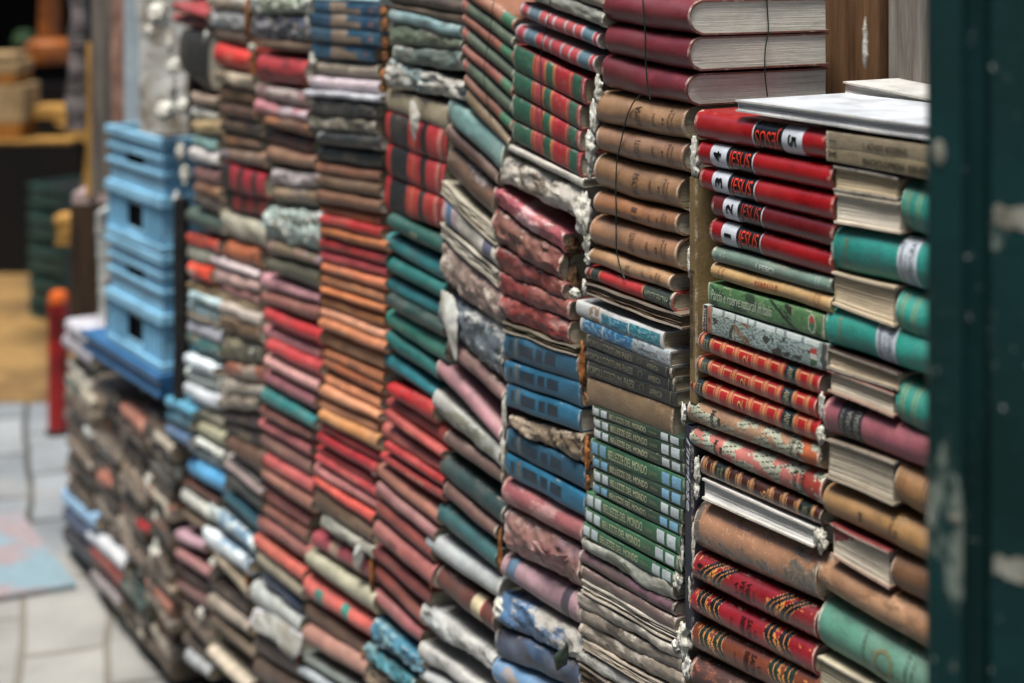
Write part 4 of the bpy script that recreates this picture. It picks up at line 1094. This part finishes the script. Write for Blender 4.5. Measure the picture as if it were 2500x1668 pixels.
# ------------------------------------------------------------------ green wires
M['wire'] = simple('green_wire', '183c30', .4, scale=50, bump=0)
def tube(name, pts, r, mat, lab, cat, group=None, parent=None):
    cu = bpy.data.curves.new(name, 'CURVE'); cu.dimensions = '3D'; cu.bevel_depth = r; cu.bevel_resolution = 2
    sp = cu.splines.new('NURBS'); sp.points.add(len(pts)-1); sp.order_u = 4; sp.use_endpoint_u = True
    for p, q in zip(sp.points, pts): p.co = (*q, 1)
    tmp = bpy.data.objects.new('t', cu); me = bpy.data.meshes.new_from_object(tmp); bpy.data.objects.remove(tmp); me.name = name
    me.materials.clear(); me.materials.append(mat); me.shade_smooth()
    o = bpy.data.objects.new(name, me); COL.objects.link(o)
    if parent: o.parent = parent
    if lab: tag(o, lab, cat, group)
    return o
def wire(pts, lab, r=.0009, d=-.002, side=None):
    P_ = []
    for x, y in pts:
        if side is None: a, z = un(x, y, d); P_.append(wp(a, d, z))
        else: dd, z = un_side(x, y, side); P_.append(wp(side, dd, z))
    tube('wire', P_, r, M['wire'], lab, 'wire', 'green wires tied round the stacks')
wire([(1568, -40), (1569, 0), (1574, 60), (1576, 88), (1575, 120), (1577, 155), (1580, 210), (1584, 230), (1588, 243)], 'green wire running down the oxblood spines')
wire([(1565, 232), (1552, 240), (1541, 259), (1532, 280), (1527, 297), (1516, 347), (1508, 380), (1504, 415), (1503, 474), (1505, 520), (1504, 551), (1504, 600), (1506, 620), (1513, 651), (1519, 668), (1525, 680)], 'green wire looped round the tan Roman history volumes')
aw = un(1683, 60)[0]+.002
wire([(1871, -40), (1872, 0), (1875, 50), (1877, 80), (1869, 110), (1867, 135), (1867, 180), (1870, 210), (1874, 236)], 'green wire down the page ends of the oxblood volumes', side=aw)
wire([(1344, -10), (1342, 29), (1333, 73), (1326, 95), (1319, 133), (1320, 180), (1321, 221), (1324, 321), (1326, 360)], 'thin dark wire across the lilac and banded volumes', r=.0006)
wire([(1206, -20), (1205, 7), (1196, 88), (1182, 155), (1180, 199), (1193, 265), (1196, 290)], 'thin dark wire across the leaning green and brown spines', r=.0007, d=-.004)
# ------------------------------------------------------------------ timber behind
def wood(name, c, c2, sc_=1.):
    return simple(name, c, .75, c2, 6*sc_, (9, 9, .6), .6, .25, .003, .35, .65)
M['brown_wood'] = wood('brown_plank_wood', '8a6a48', '5c4028'); M['grey_wood'] = wood('weathered_grey_wood', '9c9890', '6a6058')
M['dark_wood'] = wood('dark_backing_wood', '3a2e22', '1e1812'); M['stone'] = simple('rough_stone', '8c8880', .9, '5c564c', 8)
dB = un_side(2025, 100, un(1683, 100)[0])[0]+.035
def frame_box(name, a0, a1, d0, d1, z0, z1, mat, lab, cat, group=None, parent=None, jit=.0):
    m = MB(); m.box((a0, d0, z0), (a1, d1, z1), None, lambda a, d, z: wp(a+jit*nz(z*3, a), d, z))
    c = wp((a0+a1)/2, (d0+d1)/2, z0)
    if parent: o = m.build(name, mat, parent, smooth=False)
    else: o = m.build(name, mat, smooth=False, origin=c)
    bv = o.modifiers.new('b', 'BEVEL'); bv.width = .004; bv.segments = 2
    if lab: tag(o, lab, cat, group)
    return o
a1 = un(1960, 100, dB)[0]; a2 = un(2141, 100, dB)[0]; a3 = un(2152, 100, dB)[0]; a4 = un(2330, 100, dB)[0]
frame_box('wooden_plank', a1, a2, dB, dB+.03, .6, 3.2, M['brown_wood'], 'brown grained plank standing behind the oxblood volumes', 'plank', 'planks behind the stacks')
frame_box('wooden_plank', a3, a4, dB+.01, dB+.04, .6, 3.2, M['grey_wood'], 'weathered grey plank standing next to the brown one', 'plank', 'planks behind the stacks')
frame_box('backing_wall', un(452, 300, .21)[0], un(1440, 300, .21)[0], .22, .26, 0, 3.4, M['dark_wood'], 'dark timber wall behind the piles of books', 'wall')
frame_box('backing_wall', un(1440, 300, .21)[0]+.01, un(2330, 300, .21)[0], dB+.045, dB+.09, 0, 3.4, M['dark_wood'], 'dark timber wall behind the planks and white pads', 'wall')
# stone base carrying the piles (below the picture)
m = MB(); pts = [(418, 1712), (1195, 1802), (1415, 1800), (1680, 1850), (2000, 1905), (2330, 1975)]; tops = [un(x, y) for x, y in pts]
for (a, z) in tops:
    for d in (-.02, .2):
        for zz in (z, -.01): m.v.append(wp(a, d, zz))
n_ = len(tops)
for i in range(n_-1):
    o = i*4
    for q in ((0, 4, 5, 1), (2, 3, 7, 6), (0, 2, 6, 4)): m.quad([o+k for k in q], None)
m.quad((0, 1, 3, 2), None); e_ = (n_-1)*4; m.quad((e_, e_+2, e_+3, e_+1), None)
tag(m.build('stone_base', M['stone'], smooth=False, origin=wp(tops[3][0], .1, 0)), 'rough stone base that carries the piles of books', 'base')
# building over and behind, and the house across the alley (it shades the books from low light)
M['plaster'] = simple('old_plaster', '8c887c', .9, '6f685c', 3, bump=.6)
frame_box('alley_house', -9, 4, -4.3, -4.6, 0, 7.5, M['plaster'], 'plastered house across the alley from the books', 'house')
frame_box('old_house', un(452, 300, .3)[0]-.0, 3, .5, .8, 0, 7.5, M['plaster'], 'old plastered shop front rising behind the timber', 'house')
# ------------------------------------------------------------------ ground
def sheet(name, x0, x1, y0, y1, z, mat, lab=None):
    m = MB(); m.v = [(x0, y0, z), (x1, y0, z), (x1, y1, z), (x0, y1, z)]; m.quad((0, 1, 2, 3), None)
    return tag(m.build(name, mat, smooth=False), lab, kind='structure')
def paving():
    mm, n, b = newmat('stone_paving'); tc = nd(n, "ShaderNodeTexCoord"); mp = nd(n, "ShaderNodeMapping"); mp.inputs['Rotation'].default_value = (0, 0, -ANG+math.radians(12)); n.links.new(tc.outputs['Object'], mp.inputs[0]); nw = nd(n, 'ShaderNodeTexNoise'); nw.inputs['Scale'].default_value = 1.3; n.links.new(tc.outputs['Object'], nw.inputs[0]); mw = nd(n, 'ShaderNodeVectorMath', operation='MULTIPLY_ADD'); n.links.new(nw.outputs['Color'], mw.inputs[0]); mw.inputs[1].default_value = (.12, .12, 0); n.links.new(mp.outputs[0], mw.inputs[2])
    br = nd(n, "ShaderNodeTexBrick"); n.links.new(mw.outputs[0], br.inputs[0]); br.inputs['Scale'].default_value = 1
    br.inputs['Color1'].default_value = (.20, .215, .22, 1); br.inputs['Color2'].default_value = (.115, .13, .14, 1); br.inputs['Mortar'].default_value = (.03, .03, .026, 1)
    br.inputs['Mortar Size'].default_value = .013; br.inputs['Mortar Smooth'].default_value = .3; br.inputs['Brick Width'].default_value = .5; br.inputs['Row Height'].default_value = .24
    v = coords(n); a = noi(n, v, 2.2, 5, .6); f = noi(n, v, 60, 4, .7); w_ = noi(n, v, .9, 3, .5)
    c = mixn(n, remap(n, w_, .5, .62, 0, .5), br.outputs[0], (.22, .205, .17)); c = mixn(n, 1., c, nd_rgb(n, remap(n, a, .3, .7, .6, 1.2)), 'MULTIPLY')
    n.links.new(c, b.inputs['Base Color']); b.inputs['Roughness'].default_value = .7
    bp = nd(n, "ShaderNodeBump"); bp.inputs['Strength'].default_value = .5; bp.inputs['Distance'].default_value = .006; n.links.new(math_(n, 'ADD', f, br.outputs['Fac']), bp.inputs['Height']); n.links.new(bp.outputs[0], b.inputs['Normal'])
    return mm
sheet('ground', -30, 30, -30, 60, 0, paving())
M['ochre'] = simple('painted_lamplight_floor', '9a7c48', .8, '6a5230', 1.5)  # warm lamplight inside the shop is painted into this floor colour
sheet('shop_floor', -7, -1.4, 6.4, 10.4, .004, M['ochre'])
# ------------------------------------------------------------------ crates
def plastic(name, c, rough=.38):
    return simple(name, c, rough, scale=6, bump=.1, spec=.5)
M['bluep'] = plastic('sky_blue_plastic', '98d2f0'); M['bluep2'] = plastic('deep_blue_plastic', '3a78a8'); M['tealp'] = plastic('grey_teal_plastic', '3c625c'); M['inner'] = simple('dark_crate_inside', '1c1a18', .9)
def crate(org, e1, e2, Lc, Wc, H, mat, lab, group, full=True):
    ang = math.atan2(e1[1], e1[0]); root = empty('plastic_crate', org, ang); sgn = 1 if (e1[0]*e2[1]-e1[1]*e2[0]) > 0 else -1
    t = .006
    def pb(m, x0, x1, y0, y1, z0, z1): m.box((x0, min(sgn*y0, sgn*y1), z0), (x1, max(sgn*y0, sgn*y1), z1))
    b = MB(); f0, f1 = .36*Lc, .68*Lc; zb, zt = .12*H, .34*H
    pb(b, 0, Lc, 0, t, 0, zb); pb(b, 0, f0, 0, t, zb, zt); pb(b, f1, Lc, 0, t, zb, zt); pb(b, 0, Lc, 0, t, zt, .70*H)
    g0, g1 = .36*Lc, .70*Lc
    pb(b, 0, g0, 0, t, .70*H, .80*H); pb(b, g1, Lc, 0, t, .70*H, .80*H); pb(b, 0, Lc, 0, t, .80*H, H)
    pb(b, 0, t, t, Wc-t, 0, H); pb(b, Lc-t, Lc, t, Wc-t, 0, H); pb(b, 0, Lc, Wc-t, Wc, 0, H); pb(b, t, Lc-t, t, Wc-t, 0, t)
    o = b.build('body', mat, root, smooth=False); bv = o.modifiers.new('b', 'BEVEL'); bv.width = .0015; bv.segments = 2
    r = MB()
    for z0, z1, pr in ((0, .06, .010), (.40, .49, .013), (.66, .70, .010), (.80, .845, .010), (.93, 1.0, .013)):
        pb(r, -pr, Lc+pr, -pr, -.0005, z0*H, z1*H); pb(r, -pr, -.0005, 0, Wc, z0*H, z1*H); pb(r, Lc+.0005, Lc+pr, 0, Wc, z0*H, z1*H)
    for x in (.0, .08, .16, .24, .32, .72, .80, .88, 1.): pb(r, x*Lc-.003+(.003 if x == 0 else 0)-(.003 if x == 1 else 0), x*Lc+.003, -.008, -.0005, .06*H, .40*H)
    for x in (.15, .5, .85): pb(r, -.008, -.0005, x*Wc-.003, x*Wc+.003, .06*H, .93*H)
    o = r.build('rim', mat, root, smooth=False); bv = o.modifiers.new('b', 'BEVEL'); bv.width = .002; bv.segments = 2
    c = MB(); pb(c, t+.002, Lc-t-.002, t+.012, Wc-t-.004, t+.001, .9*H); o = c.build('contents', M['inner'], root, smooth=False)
    tag(root, lab, 'crate', group); return root
e1 = Vector((-.575, .818)); e2 = Vector((.818, .575))
cz = .839
for k, lab in ((0, 'lower sky blue crate standing on the deep blue tray'), (1, 'upper sky blue crate stacked on the other one')):
    crate((-.9165, 3.9, cz+.309*k), e1, e2, .397, .28, .303, M['bluep'], lab, 'sky blue crates in front of the far books')
m = MB(); m.box((-.02, -.32, -.065), (.56, .015, -.003)); root = empty('plastic_tray', (-.9165, 3.9, cz), math.atan2(e1.y, e1.x))
o = m.build('tray_body', M['bluep2'], root, smooth=False); o.modifiers.new('b', 'BEVEL').width = .004
m = MB(); m.box((-.03, .016, -.02), (.57, .028, -.004)); m.box((-.03, .016, -.062), (.57, .024, -.05)); m.build('rim', M['bluep2'], root, smooth=False)
tag(root, 'deep blue flat tray under the sky blue crates', 'tray')
for k, nm in enumerate(('lowest', 'second lowest', 'third', 'topmost')):
    crate((-2.335, 7.75, .02+.175*k), Vector((-.8, .6)), Vector((.6, .8)), .30, .3, .17, M['tealp'], nm+' dark grey teal crate of the stack in the shop shadow', 'grey teal crates in the shadow')
# ------------------------------------------------------------------ red bollard
M['redp'] = simple('red_paint', 'a81410', .35, '6a0808', 8, bump=.1, spec=.5); M['orangep'] = simple('orange_paint', 'e07020', .4, scale=8, bump=.1)
def lathe(m, prof, seg=32):
    o = len(m.v)
    for r, z in prof:
        for i in range(seg): m.v.append((r*math.cos(6.28318*i/seg), r*math.sin(6.28318*i/seg), z))
    for j in range(len(prof)-1):
        for i in range(seg): m.quad((o+j*seg+i, o+j*seg+(i+1) % seg, o+(j+1)*seg+(i+1) % seg, o+(j+1)*seg+i), None)
    m.quad([o+i for i in range(seg)][::-1], None); m.quad([o+(len(prof)-1)*seg+i for i in range(seg)], None)
bp_ = at(143, 1056, 6.0); root = empty('bollard', (bp_.x, bp_.y, 0))
m = MB(); lathe(m, [(.042, .02), (.042, .52), (.040, .53)]); m.build('post', M['redp'], root)
m = MB(); lathe(m, [(.0395, .531), (.039, .555), (.030, .572), (.012, .578)]); m.build('cap', M['orangep'], root)
m = MB(); lathe(m, [(.052, 0), (.052, .012), (.044, .019)]); m.build('foot', M['inner'], root)
tag(root, 'dark red bollard with orange top beside the far books', 'bollard')
# ------------------------------------------------------------------ painted board on the ground
M['pboard'] = simple('pale_blue_painted_board', '8299a2', .75, '988c8e', 3.4, bump=.1, lo=.48, hi=.56)
pb = [Vector((at(x, y, 1).x, 0, 0)) for x, y in ()]
def gpt(x, y, z=0.0): Y = (CAMZ-z)*F/(y-HY); return Vector(((x-CX)/F*Y, Y, z))
m = MB(); cs_ = [gpt(-160, 1300), gpt(50, 1262), gpt(186, 1440), gpt(-60, 1480)]
for z in (.003, .018):
    for p in cs_: m.v.append((p.x, p.y, z))
for q in ((3, 2, 1, 0), (4, 5, 6, 7), (0, 1, 5, 4), (1, 2, 6, 5), (2, 3, 7, 6), (3, 0, 4, 7)): m.quad(q, None)
tag(m.build('painted_board', M['pboard'], smooth=False, origin=Vector((cs_[0]+cs_[2])/2)), 'blue board with faded pink painting lying on the paving', 'board')
# ------------------------------------------------------------------ things at the far doorway
def wpost(name, xL, xR, yT, yB, Y, th, mat, lab, cat, group=None, rot=0., taper=0, jag=0.):
    p0, p1 = at(xL, yB, Y), at(xR, yT, Y); z0, z1 = max(0, p0.z), p1.z; w_ = p1.x-p0.x
    m = MB(); N = 14
    for i in range(N+1):
        z = (z1-z0)*i/N
        j = jag*nz(z*14, xL*.1); j2 = jag*nz(z*11, xR*.1+5)
        for x, y in ((-w_/2+j, 0), (w_/2+j2, 0), (w_/2+j2, th), (-w_/2+j, th)): m.v.append((x, y+jag*nz(z*20, x*30)*.7, z))
    for i in range(N):
        for k in range(4): m.quad((i*4+k, i*4+(k+1) % 4, i*4+4+(k+1) % 4, i*4+4+k), None)
    m.quad((3, 2, 1, 0), None); m.quad([N*4+k for k in range(4)], None)
    o = m.build(name, mat, smooth=False); o.location = ((p0.x+p1.x)/2, Y, z0); o.rotation_euler = (0, 0, rot)
    tag(o, lab, cat, group); return o
M['wplaster'] = simple('crumbling_white_plaster', 'e4e4de', .9, '9a907e', 14, bump=1., dist=.01)
M['pstone'] = simple('white_door_stone', 'b8c4cc', .7, '9cacb4', 5); M['brick'] = simple('worn_pink_brick', 'b08c7c', .9, '8c6a58', 9)
M['oldgrey'] = wood('old_grey_post_wood', '8c857c', '5a5048'); M['ylw'] = simple('yellow_shelf_wood', 'c09448', .7, '94702c', 6); M['blackw'] = simple('gap_shade_black', '1c1a18', .7, '2c2824', 8)
M['dark'] = simple('painted_shop_darkness', '0e0b08', .95, '1a120a', 2); M['orw'] = simple('orange_lacquered_wood', '9a5a14', .5, '6a3a0c', 6); M['greycl'] = simple('grey_cloth', '8c8484', .9, '5c5654', 12)  # the near-black shop colour carries the darkness of the unlit interior
wpost('plaster_pier', 338, 462, -420, 1010, 4.25, .3, M['wplaster'], 'rough white plaster pier behind the blue crates', 'wall', jag=.02)
wpost('door_jamb', 303, 342, -420, 330, 4.4, .25, M['pstone'], 'smooth bluish white stone jamb left of the rough plaster', 'jamb')
wpost('brick_strip', 272, 304, -420, 474, 4.45, .25, M['brick'], 'worn pinkish brick strip left of the white jamb', 'wall', jag=.006)
wpost('wooden_post', 223, 273, -420, 474, 4.5, .08, M['oldgrey'], 'old grey wooden post at the far shop entrance', 'post')
wpost('lit_wood_edge', 210, 226, 105, 480, 4.7, .03, M['ylw'], 'lit wood edge along the grey post, painted pale yellow', 'lit_edge')  # light on the wood's edge, painted as a pale yellow strip
wpost('gap_shade_strip', 424, 452, 488, 985, 3.74, .05, M['blackw'], 'black strip for the shaded gap between the blue crates and the last pile', 'post', jag=.004)  # shade in the gap beside the crates, painted as a black strip
for x0, x1, y0, y1, lab in ((168, 205, -60, 112, 'upper grey hanging bundle by the shop entrance'), (165, 203, 118, 222, 'middle grey hanging bundle by the shop entrance'), (160, 205, 226, 318, 'lowest grey hanging bundle by the shop entrance')):
    wpost('hanging_bundle', x0, x1, y0, y1, 5.0, .05, M['greycl'], lab, 'bundle', 'grey bundles hung at the entrance', jag=.012)
# stack left of the crates
M['marble'] = simple('pinkish_marble', 'c4b0ac', .5, 'a89490', 6); M['whitep'] = simple('white_paper', 'd2d6d2', .8, 'b8bab4', 9); M['brnw'] = wood('brown_box_wood', '5c4630', '34261a'); M['maroon'] = simple('maroon_cloth', '5c1020', .7, scale=20)
wpost('wooden_box', 172, 240, 500, 800, 4.95, .3, M['brnw'], 'brown wooden bookcase end left of the white blocks', 'bookcase')
wpost('stone_slab', 176, 296, 472, 498, 4.72, .35, M['marble'], 'pinkish stone slab on the brown bookcase end', 'slab')
for y0, y1, x0, x1, lab in ((520, 574, 234, 292, 'topmost white paper bundle left of the upper crate'), (580, 633, 237, 282, 'middle white paper bundle left of the crates'), (639, 692, 239, 282, 'third white paper bundle left of the crates'), (698, 772, 240, 262, 'lowest narrow pinkish bundle left of the crates')):
    wpost('paper_bundle', x0, x1, y0, y1, 4.55, .2, M['whitep'], lab, 'bundle', 'white bundles left of the crates', jag=.004)
wpost('book', 258, 283, 688, 828, 4.4, .16, M['maroon'], 'maroon book standing upright against the lower crate', 'book', 'books standing upright in the wall')
for q, c, lab in (((158, 778, 812, 234, 838, 866), 'c4c4cc', 'whitish magazine pile left of the deep blue tray'), ((152, 815, 848, 222, 868, 905), 'b8b4bc', 'greyish magazine under the whitish one left of the tray')):
    seed += 1; o = make_book(q, 'c', c, lab, None, seed=seed, wear=.4); tag(o, lab, 'magazine', 'magazines left of the tray')
# shop behind, its darkness painted in near-black colour
def plain(name, x0, x1, y0, y1, z0, z1, mat, lab, cat, group=None):
    m = MB(); m.box((x0, y0, z0), (x1, y1, z1)); o = m.build(name, mat, smooth=False, origin=Vector(((x0+x1)/2, (y0+y1)/2, z0)))
    bv = o.modifiers.new('b', 'BEVEL'); bv.width = .006; bv.segments = 2; return tag(o, lab, cat, group)
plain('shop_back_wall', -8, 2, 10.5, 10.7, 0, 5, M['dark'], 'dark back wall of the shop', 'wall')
plain('shop_shade', -4.2, -2.62, 9.0, 9.6, 0, 1.15, M['dark'], 'black shade deep in the shop', 'shade')  # black box added to stand for the shop's unlit depth
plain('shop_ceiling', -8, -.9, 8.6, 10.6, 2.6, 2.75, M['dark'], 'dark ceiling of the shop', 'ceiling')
M['creamb'] = simple('cream_paper_stack', 'b49a70', .8, '9a8058', 6); M['orb'] = simple('orange_box_card', 'b0741c', .7, scale=5)
Yb = 7.2
for k, (y0, y1, xr, mt, lab) in enumerate(((132, 150, 30, 'creamb', 'small cream book topmost on the far left stack'), (152, 180, 42, 'creamb', 'cream book second on the far left stack'), (181, 208, 38, 'orb', 'orange box in the far left stack'), (209, 300, 58, 'creamb', 'tall tan box low in the far left stack'), (301, 340, 50, 'orb', 'reddish orange box lowest in the far left stack'))):
    p0 = at(-60, y1, Yb); p1 = at(xr, y0, Yb); plain('box', p0.x, p1.x, Yb, Yb+.25, p0.z, p1.z, M[mt], lab, 'box', 'boxes stacked at the far left')
p0 = at(-70, 352, Yb); plain('shop_shelf', p0.x, at(175, 300, Yb).x, Yb-.02, Yb+.3, at(0, 352, Yb).z, at(0, 341, Yb).z, M['ylw'], 'yellow shelf board under the far left boxes', 'shelf')
p0 = at(65, 292, 7.3); p1 = at(178, 262, 7.3); plain('shop_shelf', p0.x, p1.x, 7.3, 7.5, p0.z, p1.z, M['ylw'], 'pale shelf board right of the far left boxes', 'shelf')
root = empty('wooden_brace', at(180, 470, 7.0)); m = MB()
A_, B_, C_, D_ = (at(*p, 7.0)-at(180, 470, 7.0) for p in ((130, 300), (232, 292), (236, 478), (200, 478)))
for dy in (0, .05):
    for p in (A_, B_, C_, D_, at(205, 420, 7.0)-at(180, 470, 7.0), at(212, 352, 7.0)-at(180, 470, 7.0)): m.v.append((p.x, p.y+dy, p.z))
m.quad((0, 5, 4, 3, 2, 1), None); m.quad((6, 7, 8, 9, 10, 11), None)
for i in range(6):
    a_ = [0, 1, 2, 3, 4, 5]; j = (i+1) % 6; m.quad((i, j, j+6, i+6), None)
m.build('bracket', M['ylw'], root, smooth=False); tag(root, 'yellow angled wooden bracket in the shop entrance', 'bracket')
lp = at(122, 150, 7.6); root = empty('floor_lamp', lp); m = MB(); lathe(m, [(.06, .12), (.05, .6), (.05, 1.2)]); m.build('stem', M['orw'], root)
m = MB(); lathe(m, [(.13, -.01), (.135, .02), (.12, .09), (.08, .119)]); m.build('base', M['orw'], root); tag(root, 'orange brown turned stand in the dark shop', 'stand')
gp_ = at(60, 118, 8.0); m = MB(); lathe(m, [(.05, 0), (.07, .03), (.05, .09), (.02, .1)]); M['grn'] = simple('green_glaze', '2c4a24', .5)
o = m.build('green_bowl', M['grn']); o.location = gp_; tag(o, 'green bowl beside the orange brown stand', 'bowl')
mb_ = at(160, 560, 5.6); wpost('paper_cone', 132, 190, 528, 600, 5.6, .1, M['ylw'], 'yellow paper package by the bookcase end', 'package', jag=.02)
# ------------------------------------------------------------------ green door leaf close to the camera
def doormat_():
    mm, n, b = newmat('chipped_green_paint'); v = coords(n)
    a = noi(n, v, 3, 5, .6); s = noi(n, v, 9, 6, .7, (1, 1, .45)); fn = noi(n, v, 90, 4, .7)
    c = mixn(n, remap(n, a, .35, .65), lin('06302c'), lin('0c4446')); c = mixn(n, remap(n, s, .60, .63), c, (.10, .12, .10)); c = mixn(n, remap(n, s, .67, .69), c, (.42, .42, .38))
    c = mixn(n, remap(n, fn, .68, .72), c, (.30, .33, .30))
    n.links.new(c, b.inputs['Base Color']); b.inputs['Roughness'].default_value = .6; b.inputs['Specular IOR Level'].default_value = .15
    bp = nd(n, "ShaderNodeBump"); bp.inputs['Strength'].default_value = .5; bp.inputs['Distance'].default_value = .002; n.links.new(math_(n, 'ADD', s, fn), bp.inputs['Height']); n.links.new(bp.outputs[0], b.inputs['Normal']); return mm
M['door'] = doormat_(); M['chip'] = simple('bare_grey_wood', '9c9c90', .9, '6a6658', 30)
YD = 1.08; dl = at(2266, 834, YD); root = empty('door_leaf', (dl.x, dl.y, 0), math.radians(-14))
def px(x): return (x-2266)/F*YD*1.05
def dpart(name, x0, x1, y0, y1, z0=0., z1=2.6, mat='door'):
    m = MB(); m.box((px(x0), y0, z0), (px(x1), y1, z1)); o = m.build(name, M[mat], root, smooth=False); bv = o.modifiers.new('b', 'BEVEL'); bv.width = .002; bv.segments = 2; return o
dpart('stile', 2266, 2345, 0, .04); dpart('groove_board', 2346, 2402, .022, .035); dpart('panel', 2403, 2900, .006, .034)
for y, lab in ((520, 0), (1370, 1)):
    z = at(2450, y, YD).z; m = MB()
    for i in range(13):
        x = px(2412)+i*.0042; m.v.append((x, .0054, z+.006+.004*nz(i*.6, lab))); m.v.append((x, .0054, z-.007-i*.0009+.006*nz(i*.7, lab+4)))
    for i in range(12): m.quad((2*i, 2*i+1, 2*i+3, 2*i+2), None)
    m.build('bare_wood_patch', M['chip'], root, smooth=False)
for i, (x, y, r) in enumerate(((2290, 372, .005), (2328, 1262, .004))):
    z = at(x, y, YD).z; m = MB(); lathe(m, [(r, -.001), (r*.8, .0012), (r*.4, .002)], 14); o = m.build('paint_blister', M['chip'], root); o.location = (px(x)+(.004 if x < 2266 else 0), (.0 if x < 2345 else .022), z); o.rotation_euler = (math.pi/2, 0, 0)
    if i == 0: o.scale = (1, 2, 1)
tag(root, 'dark green paint-chipped door leaf close at the right edge', 'door')

# ------------------------------------------------------------------ torn scraps hanging off the spines
M['scrap'] = simple('torn_white_paper', 'd4d6d0', .85, 'b0ab9c', 25, bump=.3); M['pscrap'] = simple('torn_pinkish_binding', 'c0a0a0', .85, '94706c', 25, bump=.3); M['gscrap'] = simple('torn_green_cover', '3c4c3c', .7, '28342a', 25)
def scrap(pts, lab, mat='scrap', d=-.012):
    o2 = []; n_ = len(pts); rr = random.Random(int(pts[0][0]))
    fine = []
    for i in range(n_):
        (x0, y0), (x1, y1) = pts[i], pts[(i+1) % n_]
        for k in range(4): f = k/4; fine.append((x0+(x1-x0)*f+rr.uniform(-1.6, 1.6), y0+(y1-y0)*f+rr.uniform(-1.6, 1.6)))
    cx_, cy_ = sum(p[0] for p in fine)/len(fine), sum(p[1] for p in fine)/len(fine)
    m = MB(); a0, z0 = un(cx_, cy_, d)
    N = len(fine)
    for th in (0, .0012):
        m.v.append((0, th-.003, 0))
        for ring in (.5, 1.):
            for x, y in fine:
                a, z = un(cx_+(x-cx_)*ring, cy_+(y-cy_)*ring, d); m.v.append((a-a0, th+.006*nz(a*30, z*30, 2)+(.006 if ring == 1 else 0), z-z0))
    H = 1+2*N
    for b, rev in ((0, 0), (H, 1)):
        for i in range(N):
            j = (i+1) % N
            for q in ((b, b+1+i, b+1+j), (b+1+i, b+1+N+i, b+1+N+j, b+1+j)): m.quad(q[::-1] if rev else q, None)
    for i in range(N):
        j = (i+1) % N; m.quad((1+N+i, H+1+N+i, H+1+N+j, 1+N+j), None)
    o = m.build('paper_scrap', M[mat]); o.location = wp(a0, d, z0); o.rotation_euler = (0, 0, ANG)
    tag(o, lab, 'scrap', 'torn scraps hanging off the books')
scrap([(996, 246), (1004, 250), (1014, 282), (1012, 310), (1004, 346), (999, 342), (1005, 306), (1004, 284)], 'curved white drip over the topmost black-blocked red volume')
scrap([(862, 1334), (880, 1330), (878, 1352), (868, 1398), (852, 1362)], 'white triangular scrap beside the plump pink red volume')
scrap([(1292, 1322), (1302, 1324), (1318, 1362), (1352, 1374), (1372, 1352), (1376, 1360), (1354, 1382), (1312, 1372)], 'pinkish strip curling across the torn pinkish volume', 'pscrap')
scrap([(1378, 1570), (1384, 1580), (1376, 1626), (1350, 1640), (1340, 1606)], 'dark green cover corner sticking out over the blue torn volume', 'gscrap', -.02)
scrap([(1070, 710), (1094, 722), (1108, 770), (1110, 830), (1104, 884), (1094, 850), (1080, 800), (1068, 760)], 'long white torn flap at the left of the grey illustrated jacket')
scrap([(612, 1494), (660, 1500), (732, 1560), (722, 1600), (704, 1612), (680, 1572), (650, 1552), (612, 1535)], 'ragged white sheet hanging over dark umber boards')
